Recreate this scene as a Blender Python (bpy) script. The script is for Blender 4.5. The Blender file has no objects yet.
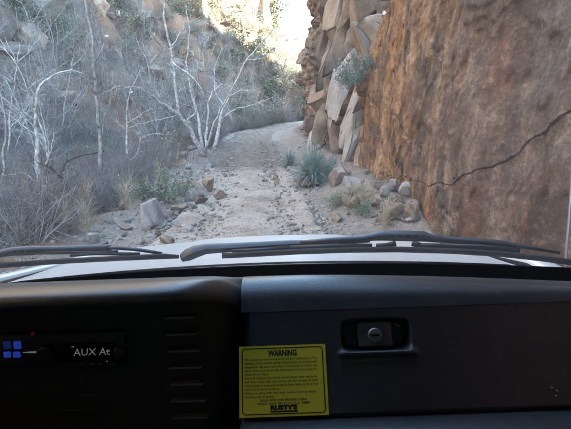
import bpy, bmesh, math, random
import numpy as np
from mathutils import Vector, Matrix, Euler

# ------------------------------------------------------------------ camera, sky, sun, exposure
SC = bpy.context.scene
COL = SC.collection
F_PX, W_PX, H_PX = 494.0, 571.0, 429.0          # photo focal length in photo pixels
CAM = Vector((0.0, 0.0, 1.70))
PITCH, ROLL = math.radians(10.8), math.radians(-2.0)
cam_data = bpy.data.cameras.new('camera')
cam_data.sensor_width = 36.0
cam_data.lens = 36.0 * F_PX / W_PX
cam_data.clip_start = 0.02
cam_data.clip_end = 3000.0
camera = bpy.data.objects.new('camera', cam_data)
COL.objects.link(camera)
CAM_ROT = (Matrix.Rotation(math.pi / 2 - PITCH, 3, 'X') @ Matrix.Rotation(ROLL, 3, 'Z'))
camera.matrix_world = Matrix.Translation(CAM) @ CAM_ROT.to_4x4()
SC.camera = camera

SUN_EL, SUN_AZ = math.radians(25.0), math.radians(97.0)     # azimuth clockwise from the view direction
world = bpy.data.worlds.new('World')
SC.world = world
world.use_nodes = True
wn, wl = world.node_tree.nodes, world.node_tree.links
wn.clear()
sky = wn.new('ShaderNodeTexSky')
sky.sky_type = 'NISHITA'
sky.sun_disc = False
sky.sun_elevation = SUN_EL
sky.sun_rotation = SUN_AZ
sky.altitude = 900
sky.air_density = 0.9
sky.dust_density = 1.6
sky.ozone_density = 2.0
bg = wn.new('ShaderNodeBackground')
bg.inputs['Strength'].default_value = 0.13
wo = wn.new('ShaderNodeOutputWorld')
wl.new(sky.outputs[0], bg.inputs[0])
wl.new(bg.outputs[0], wo.inputs[0])

sun_data = bpy.data.lights.new('sun', 'SUN')
sun_data.energy = 5.0
sun_data.angle = math.radians(0.53)
sun_data.color = (1.0, 0.93, 0.80)
sun = bpy.data.objects.new('sun', sun_data)
COL.objects.link(sun)
sdir = Vector((math.sin(SUN_AZ) * math.cos(SUN_EL), math.cos(SUN_AZ) * math.cos(SUN_EL), math.sin(SUN_EL)))
sun.rotation_euler = sdir.to_track_quat('Z', 'Y').to_euler()

SC.view_settings.view_transform = 'Standard'
SC.view_settings.look = 'None'
SC.view_settings.gamma = 1.0
SC.view_settings.exposure = 4.88
SC.view_settings.use_white_balance = True            # the camera balanced for open shade
SC.view_settings.white_balance_temperature = 7300
SC.view_settings.white_balance_tint = -2
SC.render.engine = 'CYCLES'
SC.cycles.use_denoising = True
SC.cycles.max_bounces = 7
SC.cycles.diffuse_bounces = 4
SC.cycles.glossy_bounces = 3
SC.cycles.transparent_max_bounces = 16
SC.cycles.caustics_reflective = False
SC.cycles.caustics_refractive = False

random.seed(7)
RNG = np.random.default_rng(7)


# ------------------------------------------------------------------ small maths
def at(px, py, Y):
    """Point on the sight line through photo pixel (px, py), Y metres ahead of the camera."""
    d = CAM_ROT @ Vector(((px - W_PX / 2) / F_PX, (H_PX / 2 - py) / F_PX, -1.0))
    return CAM + d * (Y / d.y)


def px_of(p):
    q = CAM_ROT.transposed() @ (Vector(p) - CAM)
    return (W_PX / 2 - q.x / q.z * F_PX, H_PX / 2 + q.y / q.z * F_PX)


def sstep(a, b, x):
    t = np.clip((np.asarray(x, float) - a) / (b - a), 0, 1)
    return t * t * (3 - 2 * t)


def _hash(ix, iy, iz, seed):
    h = (ix * 374761393 + iy * 668265263 + iz * 2147483647 + seed * 974634777) & 0xFFFFFFFF
    h = ((h ^ (h >> 13)) * 1274126177) & 0xFFFFFFFF
    h = ((h ^ (h >> 16)) * 2246822519) & 0xFFFFFFFF
    return ((h ^ (h >> 15)) & 0xFFFFFF) / float(0xFFFFFF) * 2 - 1


def noise(x, y, z=0.0, seed=0):
    x, y, z = np.broadcast_arrays(np.asarray(x, float), np.asarray(y, float), np.asarray(z, float))
    ix, iy, iz = np.floor(x).astype(np.int64), np.floor(y).astype(np.int64), np.floor(z).astype(np.int64)
    fx, fy, fz = x - ix, y - iy, z - iz
    u, v, w = fx * fx * (3 - 2 * fx), fy * fy * (3 - 2 * fy), fz * fz * (3 - 2 * fz)
    r = 0
    for dx in (0, 1):
        for dy in (0, 1):
            for dz in (0, 1):
                r = r + _hash(ix + dx, iy + dy, iz + dz, seed) * (u if dx else 1 - u) * (v if dy else 1 - v) * (w if dz else 1 - w)
    return r


def fbm(x, y, z=0.0, octv=4, seed=0, gain=0.5):
    r, a, f = 0, 1.0, 1.0
    for o in range(octv):
        r = r + a * noise(np.asarray(x) * f + 17.3 * o, np.asarray(y) * f - 9.1 * o, np.asarray(z) * f + 3.7 * o, seed + o)
        a *= gain
        f *= 2.03
    return r


# ------------------------------------------------------------------ object helpers
def np_mesh(name, V, F, mats=None, smooth=False):
    V = np.asarray(V, np.float32)
    F = np.asarray(F, np.int32)
    k = F.shape[1]
    me = bpy.data.meshes.new(name)
    me.vertices.add(len(V))
    me.vertices.foreach_set('co', V.ravel())
    me.loops.add(F.size)
    me.loops.foreach_set('vertex_index', F.ravel())
    me.polygons.add(len(F))
    me.polygons.foreach_set('loop_start', np.arange(0, F.size, k, dtype=np.int32))
    try:
        me.polygons.foreach_set('loop_total', np.full(len(F), k, np.int32))
    except Exception:
        pass
    me.update(calc_edges=True)
    if smooth:
        me.polygons.foreach_set('use_smooth', np.ones(len(F), bool))
    for m in (mats or []):
        me.materials.append(m)
    return me


def grid_faces(nu, nv):
    i = np.arange(nu * nv).reshape(nu, nv)
    return np.stack([i[:-1, :-1], i[1:, :-1], i[1:, 1:], i[:-1, 1:]], -1).reshape(-1, 4)


def link(name, me, parent=None, loc=None, rot=None, scale=None):
    o = bpy.data.objects.new(name, me)
    COL.objects.link(o)
    if parent is not None:
        o.parent = parent
    if loc is not None:
        o.location = loc
    if rot is not None:
        o.rotation_euler = rot
    if scale is not None:
        o.scale = scale if hasattr(scale, '__len__') else (scale,) * 3
    return o


def tag(o, label=None, cat=None, group=None, kind=None):
    if label:
        o['label'] = label
    if cat:
        o['category'] = cat
    if group:
        o['group'] = group
    if kind:
        o['kind'] = kind
    return o


def thing(name, label, cat, loc=(0, 0, 0), group=None):
    o = link(name, None, loc=loc)
    o.empty_display_size = 0.1
    return tag(o, label, cat, group)


class MB:
    """Collects simple shapes in world coordinates, then builds ONE mesh object."""
    def __init__(self):
        self.v, self.f = [], []

    def add(self, vs, fs):
        n = len(self.v)
        self.v += [tuple(p) for p in vs]
        self.f += [tuple(i + n for i in f) for f in fs]

    def tube(self, pts, rad, sides=6, cap=True):
        pts = [Vector(p) for p in pts]
        n = len(pts)
        base = len(self.v)
        ref = None
        for i, p in enumerate(pts):
            t = (pts[min(i + 1, n - 1)] - pts[max(i - 1, 0)])
            t = t.normalized() if t.length > 1e-9 else Vector((0, 0, 1))
            if ref is None:
                ref = t.orthogonal().normalized()
            a = (ref - t * ref.dot(t))
            a = a.normalized() if a.length > 1e-6 else t.orthogonal().normalized()
            ref = a
            b = t.cross(a)
            r = rad[i] if hasattr(rad, '__len__') else rad
            for k in range(sides):
                an = 2 * math.pi * k / sides
                q = p + a * (math.cos(an) * r) + b * (math.sin(an) * r)
                self.v.append((q.x, q.y, q.z))
        for i in range(n - 1):
            for k in range(sides):
                k2 = (k + 1) % sides
                self.f.append((base + i * sides + k, base + i * sides + k2, base + (i + 1) * sides + k2, base + (i + 1) * sides + k))
        if cap:
            self.f.append(tuple(base + k for k in range(sides))[::-1])
            self.f.append(tuple(base + (n - 1) * sides + k for k in range(sides)))

    def box(self, c, s, rot=None):
        c = Vector(c)
        R = rot if rot is not None else Matrix.Identity(3)
        vs = []
        for x in (-1, 1):
            for y in (-1, 1):
                for z in (-1, 1):
                    vs.append(c + R @ Vector((x * s[0] / 2, y * s[1] / 2, z * s[2] / 2)))
        self.add(vs, [(0, 1, 3, 2), (4, 6, 7, 5), (0, 4, 5, 1), (2, 3, 7, 6), (0, 2, 6, 4), (1, 5, 7, 3)])

    def bar(self, p, q, w, h, up=(0, 0, 1), w2=None, h2=None):
        """Rectangular bar from p to q, w across and h along up."""
        p, q = Vector(p), Vector(q)
        t = (q - p).normalized()
        u = Vector(up)
        u = (u - t * u.dot(t)).normalized()
        s = t.cross(u)
        w2 = w if w2 is None else w2
        h2 = h if h2 is None else h2
        vs = []
        for (c, ww, hh) in ((p, w, h), (q, w2, h2)):
            for a, b in ((-1, -1), (1, -1), (1, 1), (-1, 1)):
                vs.append(c + s * (a * ww / 2) + u * (b * hh / 2))
        self.add(vs, [(3, 2, 1, 0), (4, 5, 6, 7), (0, 1, 5, 4), (1, 2, 6, 5), (2, 3, 7, 6), (3, 0, 4, 7)])

    def sweep(self, prof, frames, close=False, cap=True):
        """prof: list of (a, b); frames: list of (origin, A, B)."""
        base, m, n = len(self.v), len(prof), len(frames)
        for o, A, B in frames:
            for a, b in prof:
                q = Vector(o) + Vector(A) * a + Vector(B) * b
                self.v.append((q.x, q.y, q.z))
        mm = m if close else m - 1
        for i in range(n - 1):
            for k in range(mm):
                k2 = (k + 1) % m
                self.f.append((base + i * m + k, base + i * m + k2, base + (i + 1) * m + k2, base + (i + 1) * m + k))
        if close and cap:
            self.f.append(tuple(base + k for k in range(m))[::-1])
            self.f.append(tuple(base + (n - 1) * m + k for k in range(m)))

    def mesh(self, name, mat=None, smooth=False, origin=(0, 0, 0)):
        o = origin
        me = bpy.data.meshes.new(name)
        me.from_pydata([(a - o[0], b - o[1], c - o[2]) for a, b, c in self.v], [], self.f)
        if smooth:
            me.polygons.foreach_set('use_smooth', np.ones(len(me.polygons), bool))
        if mat:
            me.materials.append(mat)
        return me

    def build(self, name, mat, parent=None, smooth=False, bevel=0.0, seg=2, origin=None):
        if origin is None:
            origin = parent_origin(parent)
        me = self.mesh(name, mat, smooth, origin)
        if bevel:
            bm = bmesh.new()
            bm.from_mesh(me)
            bmesh.ops.recalc_face_normals(bm, faces=bm.faces)
            bmesh.ops.bevel(bm, geom=[e for e in bm.edges if len(e.link_faces) == 2 and e.calc_face_angle(0) > 0.5],
                            offset=bevel, segments=seg, profile=0.5, affect='EDGES', clamp_overlap=True)
            bm.to_mesh(me)
            bm.free()
            me.polygons.foreach_set('use_smooth', np.ones(len(me.polygons), bool))
            me.set_sharp_from_angle(angle=math.radians(50))
        ob = link(name, me, parent)
        if parent is None:
            ob.location = origin
        return ob


def parent_origin(parent):
    o = Vector((0, 0, 0))
    while parent is not None:
        o = o + Vector(parent.location)
        parent = parent.parent
    return tuple(o)


# ------------------------------------------------------------------ materials
def new_mat(name):
    m = bpy.data.materials.new(name)
    m.use_nodes = True
    nt = m.node_tree
    b = nt.nodes['Principled BSDF']
    return m, nt, b


class NT:
    def __init__(self, nt):
        self.nt = nt

    def n(self, typ, **kw):
        nd = self.nt.nodes.new(typ)
        for k, v in kw.items():
            if k.startswith('_'):
                setattr(nd, k[1:], v)
            else:
                nd.inputs[k].default_value = v
        return nd

    def l(self, a, b):
        self.nt.links.new(a, b)
        return b.node

    def coord(self, scale=(1, 1, 1), rot=(0, 0, 0), kind='Object'):
        tc = self.n('ShaderNodeTexCoord')
        mp = self.n('ShaderNodeMapping')
        mp.inputs['Scale'].default_value = scale
        mp.inputs['Rotation'].default_value = rot
        self.l(tc.outputs[kind], mp.inputs['Vector'])
        return mp.outputs['Vector']

    def noise(self, vec, scale, detail=4, rough=0.55, dist=0.0):
        nd = self.n('ShaderNodeTexNoise', Scale=scale, Detail=detail, Roughness=rough, Distortion=dist)
        self.l(vec, nd.inputs['Vector'])
        return nd.outputs['Fac']

    def ramp(self, fac, stops):
        r = self.n('ShaderNodeValToRGB')
        el = r.color_ramp.elements
        while len(el) < len(stops):
            el.new(0.5)
        for e, (p, c) in zip(el, stops):
            e.position = p
            e.color = (c[0], c[1], c[2], 1) if hasattr(c, '__len__') else (c, c, c, 1)
        self.l(fac, r.inputs['Fac'])
        return r.outputs['Color']

    def mix(self, fac, a, b, mode='MIX'):
        m = self.n('ShaderNodeMix')
        m.data_type = 'RGBA'
        m.blend_type = mode
        for s, sock in ((fac, m.inputs[0]), (a, m.inputs[6]), (b, m.inputs[7])):
            if hasattr(s, 'is_linked'):
                self.l(s, sock)
            elif hasattr(s, '__len__'):
                sock.default_value = (s[0], s[1], s[2], 1)
            else:
                sock.default_value = s
        return m.outputs[2]

    def math(self, op, a, b=None, clamp=False):
        m = self.n('ShaderNodeMath')
        m.operation = op
        m.use_clamp = clamp
        for s, sock in ((a, m.inputs[0]), (b, m.inputs[1])):
            if s is None:
                continue
            if hasattr(s, 'is_linked'):
                self.l(s, sock)
            else:
                sock.default_value = s
        return m.outputs[0]

    def bump(self, h, strength, dist, bsdf, prev=None):
        b = self.n('ShaderNodeBump', Strength=strength, Distance=dist)
        self.l(h, b.inputs['Height'])
        if prev is not None:
            self.l(prev, b.inputs['Normal'])
        self.l(b.outputs['Normal'], bsdf.inputs['Normal'])
        return b.outputs['Normal']


def plain(name, col, rough=0.5, metal=0.0, grain=0.0, grain_scale=600, var=0.0, emit=None, estr=0.0, spec=0.5, dust=0.0):
    m, nt, b = new_mat(name)
    k = NT(nt)
    v = k.coord()
    b.inputs['Roughness'].default_value = rough
    b.inputs['Metallic'].default_value = metal
    b.inputs['Specular IOR Level'].default_value = spec
    nz = k.noise(v, 9, 5)
    c = k.ramp(nz, [(0.3, [x * (1 - var) for x in col]), (0.7, [min(1, x * (1 + var)) for x in col])])
    if dust:
        dm = k.math('MULTIPLY', k.ramp(k.noise(v, 55, 6, 0.75), [(0.52, 0.0), (0.72, dust)]), k.ramp(k.noise(v, 4, 3), [(0.35, 0.25), (0.65, 1.0)]))
        c = k.mix(dm, c, (0.16, 0.15, 0.14))
    k.l(c, b.inputs['Base Color'])
    if grain:
        k.bump(k.noise(v, grain_scale, 2), grain, 0.0006, b)
    if emit:
        b.inputs['Emission Color'].default_value = (*emit, 1)
        b.inputs['Emission Strength'].default_value = estr
    return m


def rock_mat(name, c1, c2, c3, scale=2.2, streak=False, litter=None):
    m, nt, b = new_mat(name)
    k = NT(nt)
    v = k.coord()
    oi = k.n('ShaderNodeObjectInfo')
    add = k.n('ShaderNodeVectorMath')
    add.operation = 'ADD'
    k.l(v, add.inputs[0])
    sc = k.n('ShaderNodeVectorMath')
    sc.operation = 'SCALE'
    sc.inputs['Scale'].default_value = 31.0
    k.l(oi.outputs['Random'], sc.inputs[0])
    k.l(sc.outputs[0], add.inputs[1])
    vv = add.outputs[0]
    n1 = k.noise(vv, scale, 6, 0.62)
    col = k.ramp(n1, [(0.3, c1), (0.5, c2), (0.72, c3)])
    n2 = k.noise(vv, scale * 9, 4, 0.7)
    col = k.mix(k.ramp(n2, [(0.45, 0.0), (0.75, 0.6)]), col, [x * 0.55 for x in c1])
    val = k.math('ADD', k.math('MULTIPLY', oi.outputs['Random'], 0.5), 0.75)
    col = k.mix(1.0, col, k.ramp(val, [(0.0, 0.0), (1.0, 1.0)]), 'MULTIPLY')
    k.l(col, b.inputs['Base Color'])
    b.inputs['Roughness'].default_value = 0.9
    b.inputs['Specular IOR Level'].default_value = 0.25
    p = k.bump(k.noise(vv, scale * 3, 8, 0.7), 0.8, 0.06, b)
    k.bump(k.noise(vv, scale * 22, 4, 0.7), 0.5, 0.01, b, p)
    return m


def ground_mat():
    m, nt, b = new_mat('ground_soil')
    k = NT(nt)
    v = k.coord()
    n1 = k.noise(v, 0.35, 8, 0.6)
    col = k.ramp(n1, [(0.3, (0.085, 0.068, 0.056)), (0.48, (0.17, 0.13, 0.10)), (0.62, (0.24, 0.185, 0.145)), (0.8, (0.14, 0.125, 0.095))])
    lit = k.noise(v, 0.9, 6, 0.65)
    col = k.mix(k.ramp(lit, [(0.46, 0.0), (0.58, 0.85)]), col, (0.24, 0.125, 0.065))
    st = k.n('ShaderNodeTexVoronoi', Scale=7.0)
    st.feature = 'F1'
    k.l(v, st.inputs['Vector'])
    stm = k.ramp(st.outputs['Distance'], [(0.18, 1.0), (0.36, 0.0)])
    sel = k.ramp(k.noise(v, 1.3, 3), [(0.45, 0.0), (0.6, 0.9)])
    msk = k.mix(1.0, stm, sel, 'MULTIPLY')
    col = k.mix(msk, col, (0.30, 0.28, 0.26))
    ra = k.n('ShaderNodeAttribute')
    ra.attribute_name = 'dirt'
    dm = k.ramp(k.math('ADD', ra.outputs['Fac'], k.math('MULTIPLY', k.math('SUBTRACT', k.noise(v, 2.2, 6, 0.7), 0.5), 1.0)), [(0.35, 0.0), (0.65, 1.0)])
    col = k.mix(dm, col, k.ramp(k.noise(v, 5.0, 7, 0.7), [(0.3, (0.26, 0.21, 0.165)), (0.6, (0.44, 0.375, 0.31))]))
    fine = k.noise(v, 26, 5, 0.75)
    col = k.mix(k.ramp(fine, [(0.4, 0.55), (0.62, 0.0)]), col, (0.07, 0.055, 0.045))
    k.l(col, b.inputs['Base Color'])
    b.inputs['Roughness'].default_value = 0.95
    b.inputs['Specular IOR Level'].default_value = 0.15
    p = k.bump(k.noise(v, 3.0, 8, 0.7), 0.9, 0.18, b)
    p = k.bump(msk, 0.6, 0.05, b, p)
    k.bump(fine, 0.6, 0.02, b, p)
    return m


def road_mat():
    m, nt, b = new_mat('road_dirt')
    k = NT(nt)
    v = k.coord()
    n1 = k.noise(v, 0.8, 8, 0.65)
    col = k.ramp(n1, [(0.28, (0.30, 0.235, 0.175)), (0.5, (0.46, 0.385, 0.31)), (0.72, (0.56, 0.485, 0.405))])
    col = k.mix(k.ramp(k.noise(v, 1.7, 7, 0.7), [(0.50, 0.0), (0.64, 0.55)]), col, (0.24, 0.185, 0.14))
    # brown leaf litter from the dip onward, doubling as painted shade on the far track
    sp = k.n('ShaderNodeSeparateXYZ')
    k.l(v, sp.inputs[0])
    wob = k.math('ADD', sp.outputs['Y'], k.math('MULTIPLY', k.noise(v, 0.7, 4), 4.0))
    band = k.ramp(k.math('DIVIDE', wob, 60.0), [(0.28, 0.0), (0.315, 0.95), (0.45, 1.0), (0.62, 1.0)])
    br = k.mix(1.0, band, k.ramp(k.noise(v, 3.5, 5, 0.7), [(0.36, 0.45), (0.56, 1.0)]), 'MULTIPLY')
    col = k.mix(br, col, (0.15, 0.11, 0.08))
    st = k.n('ShaderNodeTexVoronoi', Scale=16.0)
    k.l(v, st.inputs['Vector'])
    peb = k.ramp(st.outputs['Distance'], [(0.15, 1.0), (0.4, 0.0)])
    col = k.mix(k.math('MULTIPLY', peb, 0.5), col, st.outputs['Color'], 'SOFT_LIGHT')
    fine = k.noise(v, 30, 5, 0.75)
    col = k.mix(k.ramp(fine, [(0.36, 0.6), (0.55, 0.0)]), col, (0.15, 0.125, 0.105))
    k.l(col, b.inputs['Base Color'])
    b.inputs['Roughness'].default_value = 0.95
    b.inputs['Specular IOR Level'].default_value = 0.15
    p = k.bump(k.noise(v, 2.5, 8, 0.72), 0.9, 0.12, b)
    p = k.bump(peb, 0.7, 0.03, b, p)
    k.bump(fine, 0.5, 0.015, b, p)
    return m


def cliff_mat():
    m, nt, b = new_mat('stained_granite')
    k = NT(nt)
    v = k.coord()
    sp = k.n('ShaderNodeSeparateXYZ')
    k.l(v, sp.inputs[0])
    Y, Z = sp.outputs['Y'], sp.outputs['Z']
    wn1 = k.n('ShaderNodeTexNoise', Scale=1.3, Detail=5, Roughness=0.6)
    k.l(v, wn1.inputs['Vector'])
    wv = k.n('ShaderNodeVectorMath')
    wv.operation = 'MULTIPLY_ADD'
    k.l(wn1.outputs['Color'], wv.inputs[0])
    wv.inputs[1].default_value = (0.0, 0.42, 0.9)
    k.l(v, wv.inputs[2])
    mpv = k.n('ShaderNodeMapping')
    mpv.inputs['Scale'].default_value = (0.5, 0.75, 0.33)
    k.l(wv.outputs[0], mpv.inputs['Vector'])
    vs = mpv.outputs['Vector']               # warped vertical run space
    s1 = k.noise(vs, 0.85, 6, 0.58)
    s2 = k.noise(vs, 1.7, 7, 0.60)
    s3 = k.noise(vs, 3.4, 7, 0.66)
    vi = k.coord((0.6, 0.5, 1.0))
    iso = k.noise(vi, 0.9, 8, 0.62)
    iso2 = k.noise(vi, 4.0, 8, 0.68)
    rust = k.ramp(s2, [(0.34, (0.08, 0.05, 0.038)), (0.44, (0.23, 0.108, 0.055)), (0.54, (0.38, 0.19, 0.085)), (0.66, (0.46, 0.31, 0.19))])
    gry = k.ramp(s3, [(0.36, (0.055, 0.05, 0.052)), (0.5, (0.15, 0.128, 0.12)), (0.64, (0.30, 0.262, 0.235))])
    col = k.mix(k.ramp(s1, [(0.41, 0.0), (0.49, 0.92)]), rust, gry)
    # ochre, paler rock toward the far end of the face
    far = k.ramp(k.math('DIVIDE', k.math('ADD', Y, k.math('MULTIPLY', s2, 3.0)), 20.0), [(0.40, 0.0), (0.55, 0.75)])
    och = k.ramp(s3, [(0.36, (0.10, 0.072, 0.055)), (0.48, (0.36, 0.215, 0.10)), (0.62, (0.52, 0.385, 0.23))])
    col = k.mix(far, col, och)
    # the broken end of the wall is bare pale grey-tan rock
    brk = k.math('ADD', k.math('MULTIPLY', Z, 0.62), k.math('SUBTRACT', Y, 2.3))
    brk = k.ramp(k.math('DIVIDE', k.math('ADD', brk, k.math('MULTIPLY', k.math('SUBTRACT', iso2, 0.5), 1.2)), 24.0), [(0.490, 0.0), (0.515, 0.9)])
    col = k.mix(brk, col, k.ramp(k.noise(v, 1.6, 8, 0.7), [(0.34, (0.13, 0.105, 0.085)), (0.48, (0.30, 0.255, 0.215)), (0.62, (0.47, 0.43, 0.40))]))
    # dark grey varnished panel with a pale rim line
    yw = k.math('ADD', Y, k.math('MULTIPLY', k.math('SUBTRACT', k.noise(vs, 1.6, 4), 0.5), 0.30))
    pan = k.math('MULTIPLY', k.ramp(k.math('DIVIDE', yw, 10.0), [(0.418, 0.0), (0.424, 1.0), (0.49, 0.9), (0.52, 0.0)]),
                 k.ramp(k.math('DIVIDE', Z, 4.0), [(0.40, 0.0), (0.52, 0.9)]))
    col = k.mix(pan, col, k.ramp(iso2, [(0.3, (0.085, 0.08, 0.08)), (0.7, (0.175, 0.163, 0.155))]))
    rim = k.math('MULTIPLY', k.ramp(k.math('DIVIDE', yw, 10.0), [(0.411, 0.0), (0.417, 0.55), (0.424, 0.0)]),
                 k.ramp(k.math('DIVIDE', Z, 4.0), [(0.42, 0.0), (0.5, 1.0)]))
    col = k.mix(rim, col, (0.36, 0.33, 0.31))
    # dark varnish runs
    run = k.math('MULTIPLY', k.ramp(k.noise(vs, 2.0, 7, 0.6), [(0.51, 0.0), (0.56, 0.92)]), k.ramp(iso, [(0.4, 0.2), (0.6, 1.0)]))
    col = k.mix(run, col, (0.062, 0.056, 0.056))
    # chalky scuffs
    sc = k.math('MULTIPLY', k.ramp(k.noise(vi, 3.0, 9, 0.72), [(0.54, 0.0), (0.64, 0.75)]), k.ramp(iso, [(0.45, 0.1), (0.6, 1.0)]))
    col = k.mix(sc, col, (0.42, 0.37, 0.33))
    col = k.mix(k.ramp(iso2, [(0.36, 0.75), (0.52, 0.0)]), col, (0.085, 0.055, 0.042))
    spk = k.noise(vi, 38, 4, 0.7)
    col = k.mix(k.ramp(spk, [(0.35, 0.5), (0.5, 0.0)]), col, (0.06, 0.045, 0.04))
    gr = k.noise(vi, 17, 8, 0.8)
    col = k.mix(k.ramp(gr, [(0.38, 0.6), (0.50, 0.0)]), col, (0.05, 0.038, 0.034))
    col = k.mix(k.ramp(gr, [(0.55, 0.0), (0.66, 0.45)]), col, (0.46, 0.38, 0.31))
    gm = k.n('ShaderNodeGamma', Gamma=1.10)
    k.l(col, gm.inputs['Color'])
    col = k.mix(1.0, gm.outputs['Color'], (1.0, 0.90, 0.79), "MULTIPLY")
    k.l(col, b.inputs['Base Color'])
    b.inputs['Roughness'].default_value = 0.8
    b.inputs['Specular IOR Level'].default_value = 0.3
    p = k.bump(iso2, 0.5, 0.04, b)
    p = k.bump(gr, 0.6, 0.016, b, p)
    k.bump(spk, 0.4, 0.006, b, p)
    return m


def bark_mat(name, c1, c2, scale=6):
    m, nt, b = new_mat(name)
    k = NT(nt)
    v = k.coord()
    n1 = k.noise(v, scale, 5, 0.6)
    col = k.ramp(n1, [(0.35, c1), (0.62, c2)])
    k.l(col, b.inputs['Base Color'])
    b.inputs['Roughness'].default_value = 0.9
    b.inputs['Specular IOR Level'].default_value = 0.2
    k.bump(k.noise(v, scale * 6, 4), 0.5, 0.01, b)
    return m


def leaf_mat(name, c1, c2):
    m, nt, b = new_mat(name)
    k = NT(nt)
    v = k.coord()
    n1 = k.noise(v, 7, 4, 0.6)
    col = k.ramp(n1, [(0.35, c1), (0.65, c2)])
    k.l(col, b.inputs['Base Color'])
    b.inputs['Roughness'].default_value = 0.75
    b.inputs['Specular IOR Level'].default_value = 0.25
    return m


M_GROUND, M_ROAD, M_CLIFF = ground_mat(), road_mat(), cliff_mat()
M_ROCK = rock_mat('grey_brown_rock', (0.15, 0.12, 0.10), (0.26, 0.215, 0.18), (0.36, 0.31, 0.265))
M_PALE = rock_mat('pale_rock', (0.26, 0.235, 0.215), (0.42, 0.39, 0.36), (0.54, 0.50, 0.47))
M_TAN = rock_mat('tan_rock', (0.20, 0.14, 0.10), (0.34, 0.255, 0.185), (0.44, 0.36, 0.28))
M_DARKROCK = rock_mat('dark_brown_rock', (0.09, 0.07, 0.06), (0.17, 0.13, 0.105), (0.25, 0.20, 0.165))
M_SYC = bark_mat('sycamore_bark', (0.25, 0.23, 0.21), (0.68, 0.66, 0.63), 9)
M_GREYBARK = bark_mat('grey_bark', (0.19, 0.18, 0.17), (0.40, 0.385, 0.37), 9)
M_DARKBARK = bark_mat('dark_bark', (0.035, 0.03, 0.03), (0.085, 0.075, 0.07))
M_TWIG = bark_mat('grey_twig', (0.13, 0.125, 0.125), (0.28, 0.27, 0.265), 3)
M_BTWIG = bark_mat('brown_twig', (0.10, 0.07, 0.052), (0.21, 0.155, 0.118), 3)
M_STRAW = leaf_mat('straw_grass', (0.30, 0.25, 0.165), (0.47, 0.41, 0.29))
M_SAGE = leaf_mat('sage_leaf', (0.11, 0.15, 0.10), (0.22, 0.27, 0.19))
M_TEAL = leaf_mat('blue_green_blade', (0.12, 0.18, 0.16), (0.25, 0.33, 0.30))
M_OLIVE = leaf_mat('olive_leaf', (0.05, 0.058, 0.036), (0.13, 0.135, 0.085))
M_GOLD = leaf_mat('dry_gold_leaf', (0.22, 0.18, 0.115), (0.36, 0.30, 0.20))


# ------------------------------------------------------------------ terrain
def xc(y):
    y = np.asarray(y, float)
    return -0.15 - 0.062 * y + 0.012 * np.clip(y - 30, 0, 60) ** 2


def road_z(y):
    y = np.asarray(y, float)
    return 0.034 * np.clip(y - 13, 0, 45) + 0.06 * np.sin(y * 0.55)


def toe(y):
    y = np.asarray(y, float)
    return -8.2 + np.clip(y - 24, 0, 60) ** 2 / 125.0 + 1.2 * np.sin(y * 0.21) * sstep(5, 12, y)


def H(x, y, rough=True):
    x, y = np.broadcast_arrays(np.asarray(x, float), np.asarray(y, float))
    c, rz = xc(y), road_z(y)
    left = c - 1.75 + 0.35 * fbm(y * 0.5, 2.0, seed=3, octv=2)
    s = left - x                                       # metres left of the road edge
    wash = -0.95 + 0.042 * np.clip(y, 0, 60)
    z = rz * 1.0
    z = z + (0.12 * sstep(0, 0.5, s) * (1 - sstep(0.9, 1.8, s)))
    k = sstep(0.7, 3.0, s)
    z = z * (1 - k) + np.minimum(wash, rz - 0.3) * k
    # left hillside
    u = np.clip(toe(y) - x, 0, None)
    hill = 0.55 * u + 0.65 * np.clip(u - 2.0, 0, None) + 0.15 * np.clip(u - 9, 0, None)
    hill = hill * (1 + 0.22 * fbm(x * 0.11, y * 0.11, seed=11, octv=3))
    # ledges
    st = hill / 3.1 + 0.6 * fbm(x * 0.15, y * 0.15, seed=21, octv=3)
    hill = hill + 1.5 * sstep(2, 6, u) * (sstep(0.35, 0.65, st - np.floor(st)) - (st - np.floor(st)))
    cap = 5.5 + 0.05 * np.clip(y - 50, 0, 60) + 90 * sstep(-0.8, -8.5, x + 2.0 * fbm(y * 0.1, 5.0, seed=5, octv=2))
    w = sstep(44, 60, y)
    hill = hill * (1 - w) + np.minimum(hill, cap) * w
    z = z + hill
    # far slope that closes the canyon
    z = z + 16.0 * sstep(105, 190, y + 0.35 * x) + 26 * sstep(160, 330, y + 0.2 * x)
    # right of the road: talus up to the wall
    r = x - (c + 1.45)
    z = z + 0.42 * sstep(0.1, 1.3, r) * (1 - sstep(34, 44, y)) * sstep(6.8, 9.2, y)
    if rough:
        off = np.clip(np.maximum(s, r), 0, 2) / 2
        z = z + 0.10 * off * fbm(x * 1.3, y * 1.3, seed=31, octv=4) + 0.75 * sstep(2, 8, u) * fbm(x * 0.42, y * 0.42, seed=41, octv=5, gain=0.62)
        z = z + 0.035 * fbm(x * 0.9, y * 0.9, seed=51, octv=4)
    return z


def lines(segs):
    out = []
    for a, b, st in segs:
        out += list(np.arange(a, b - 1e-6, st))
    out.append(segs[-1][1])
    return np.array(out)


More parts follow.
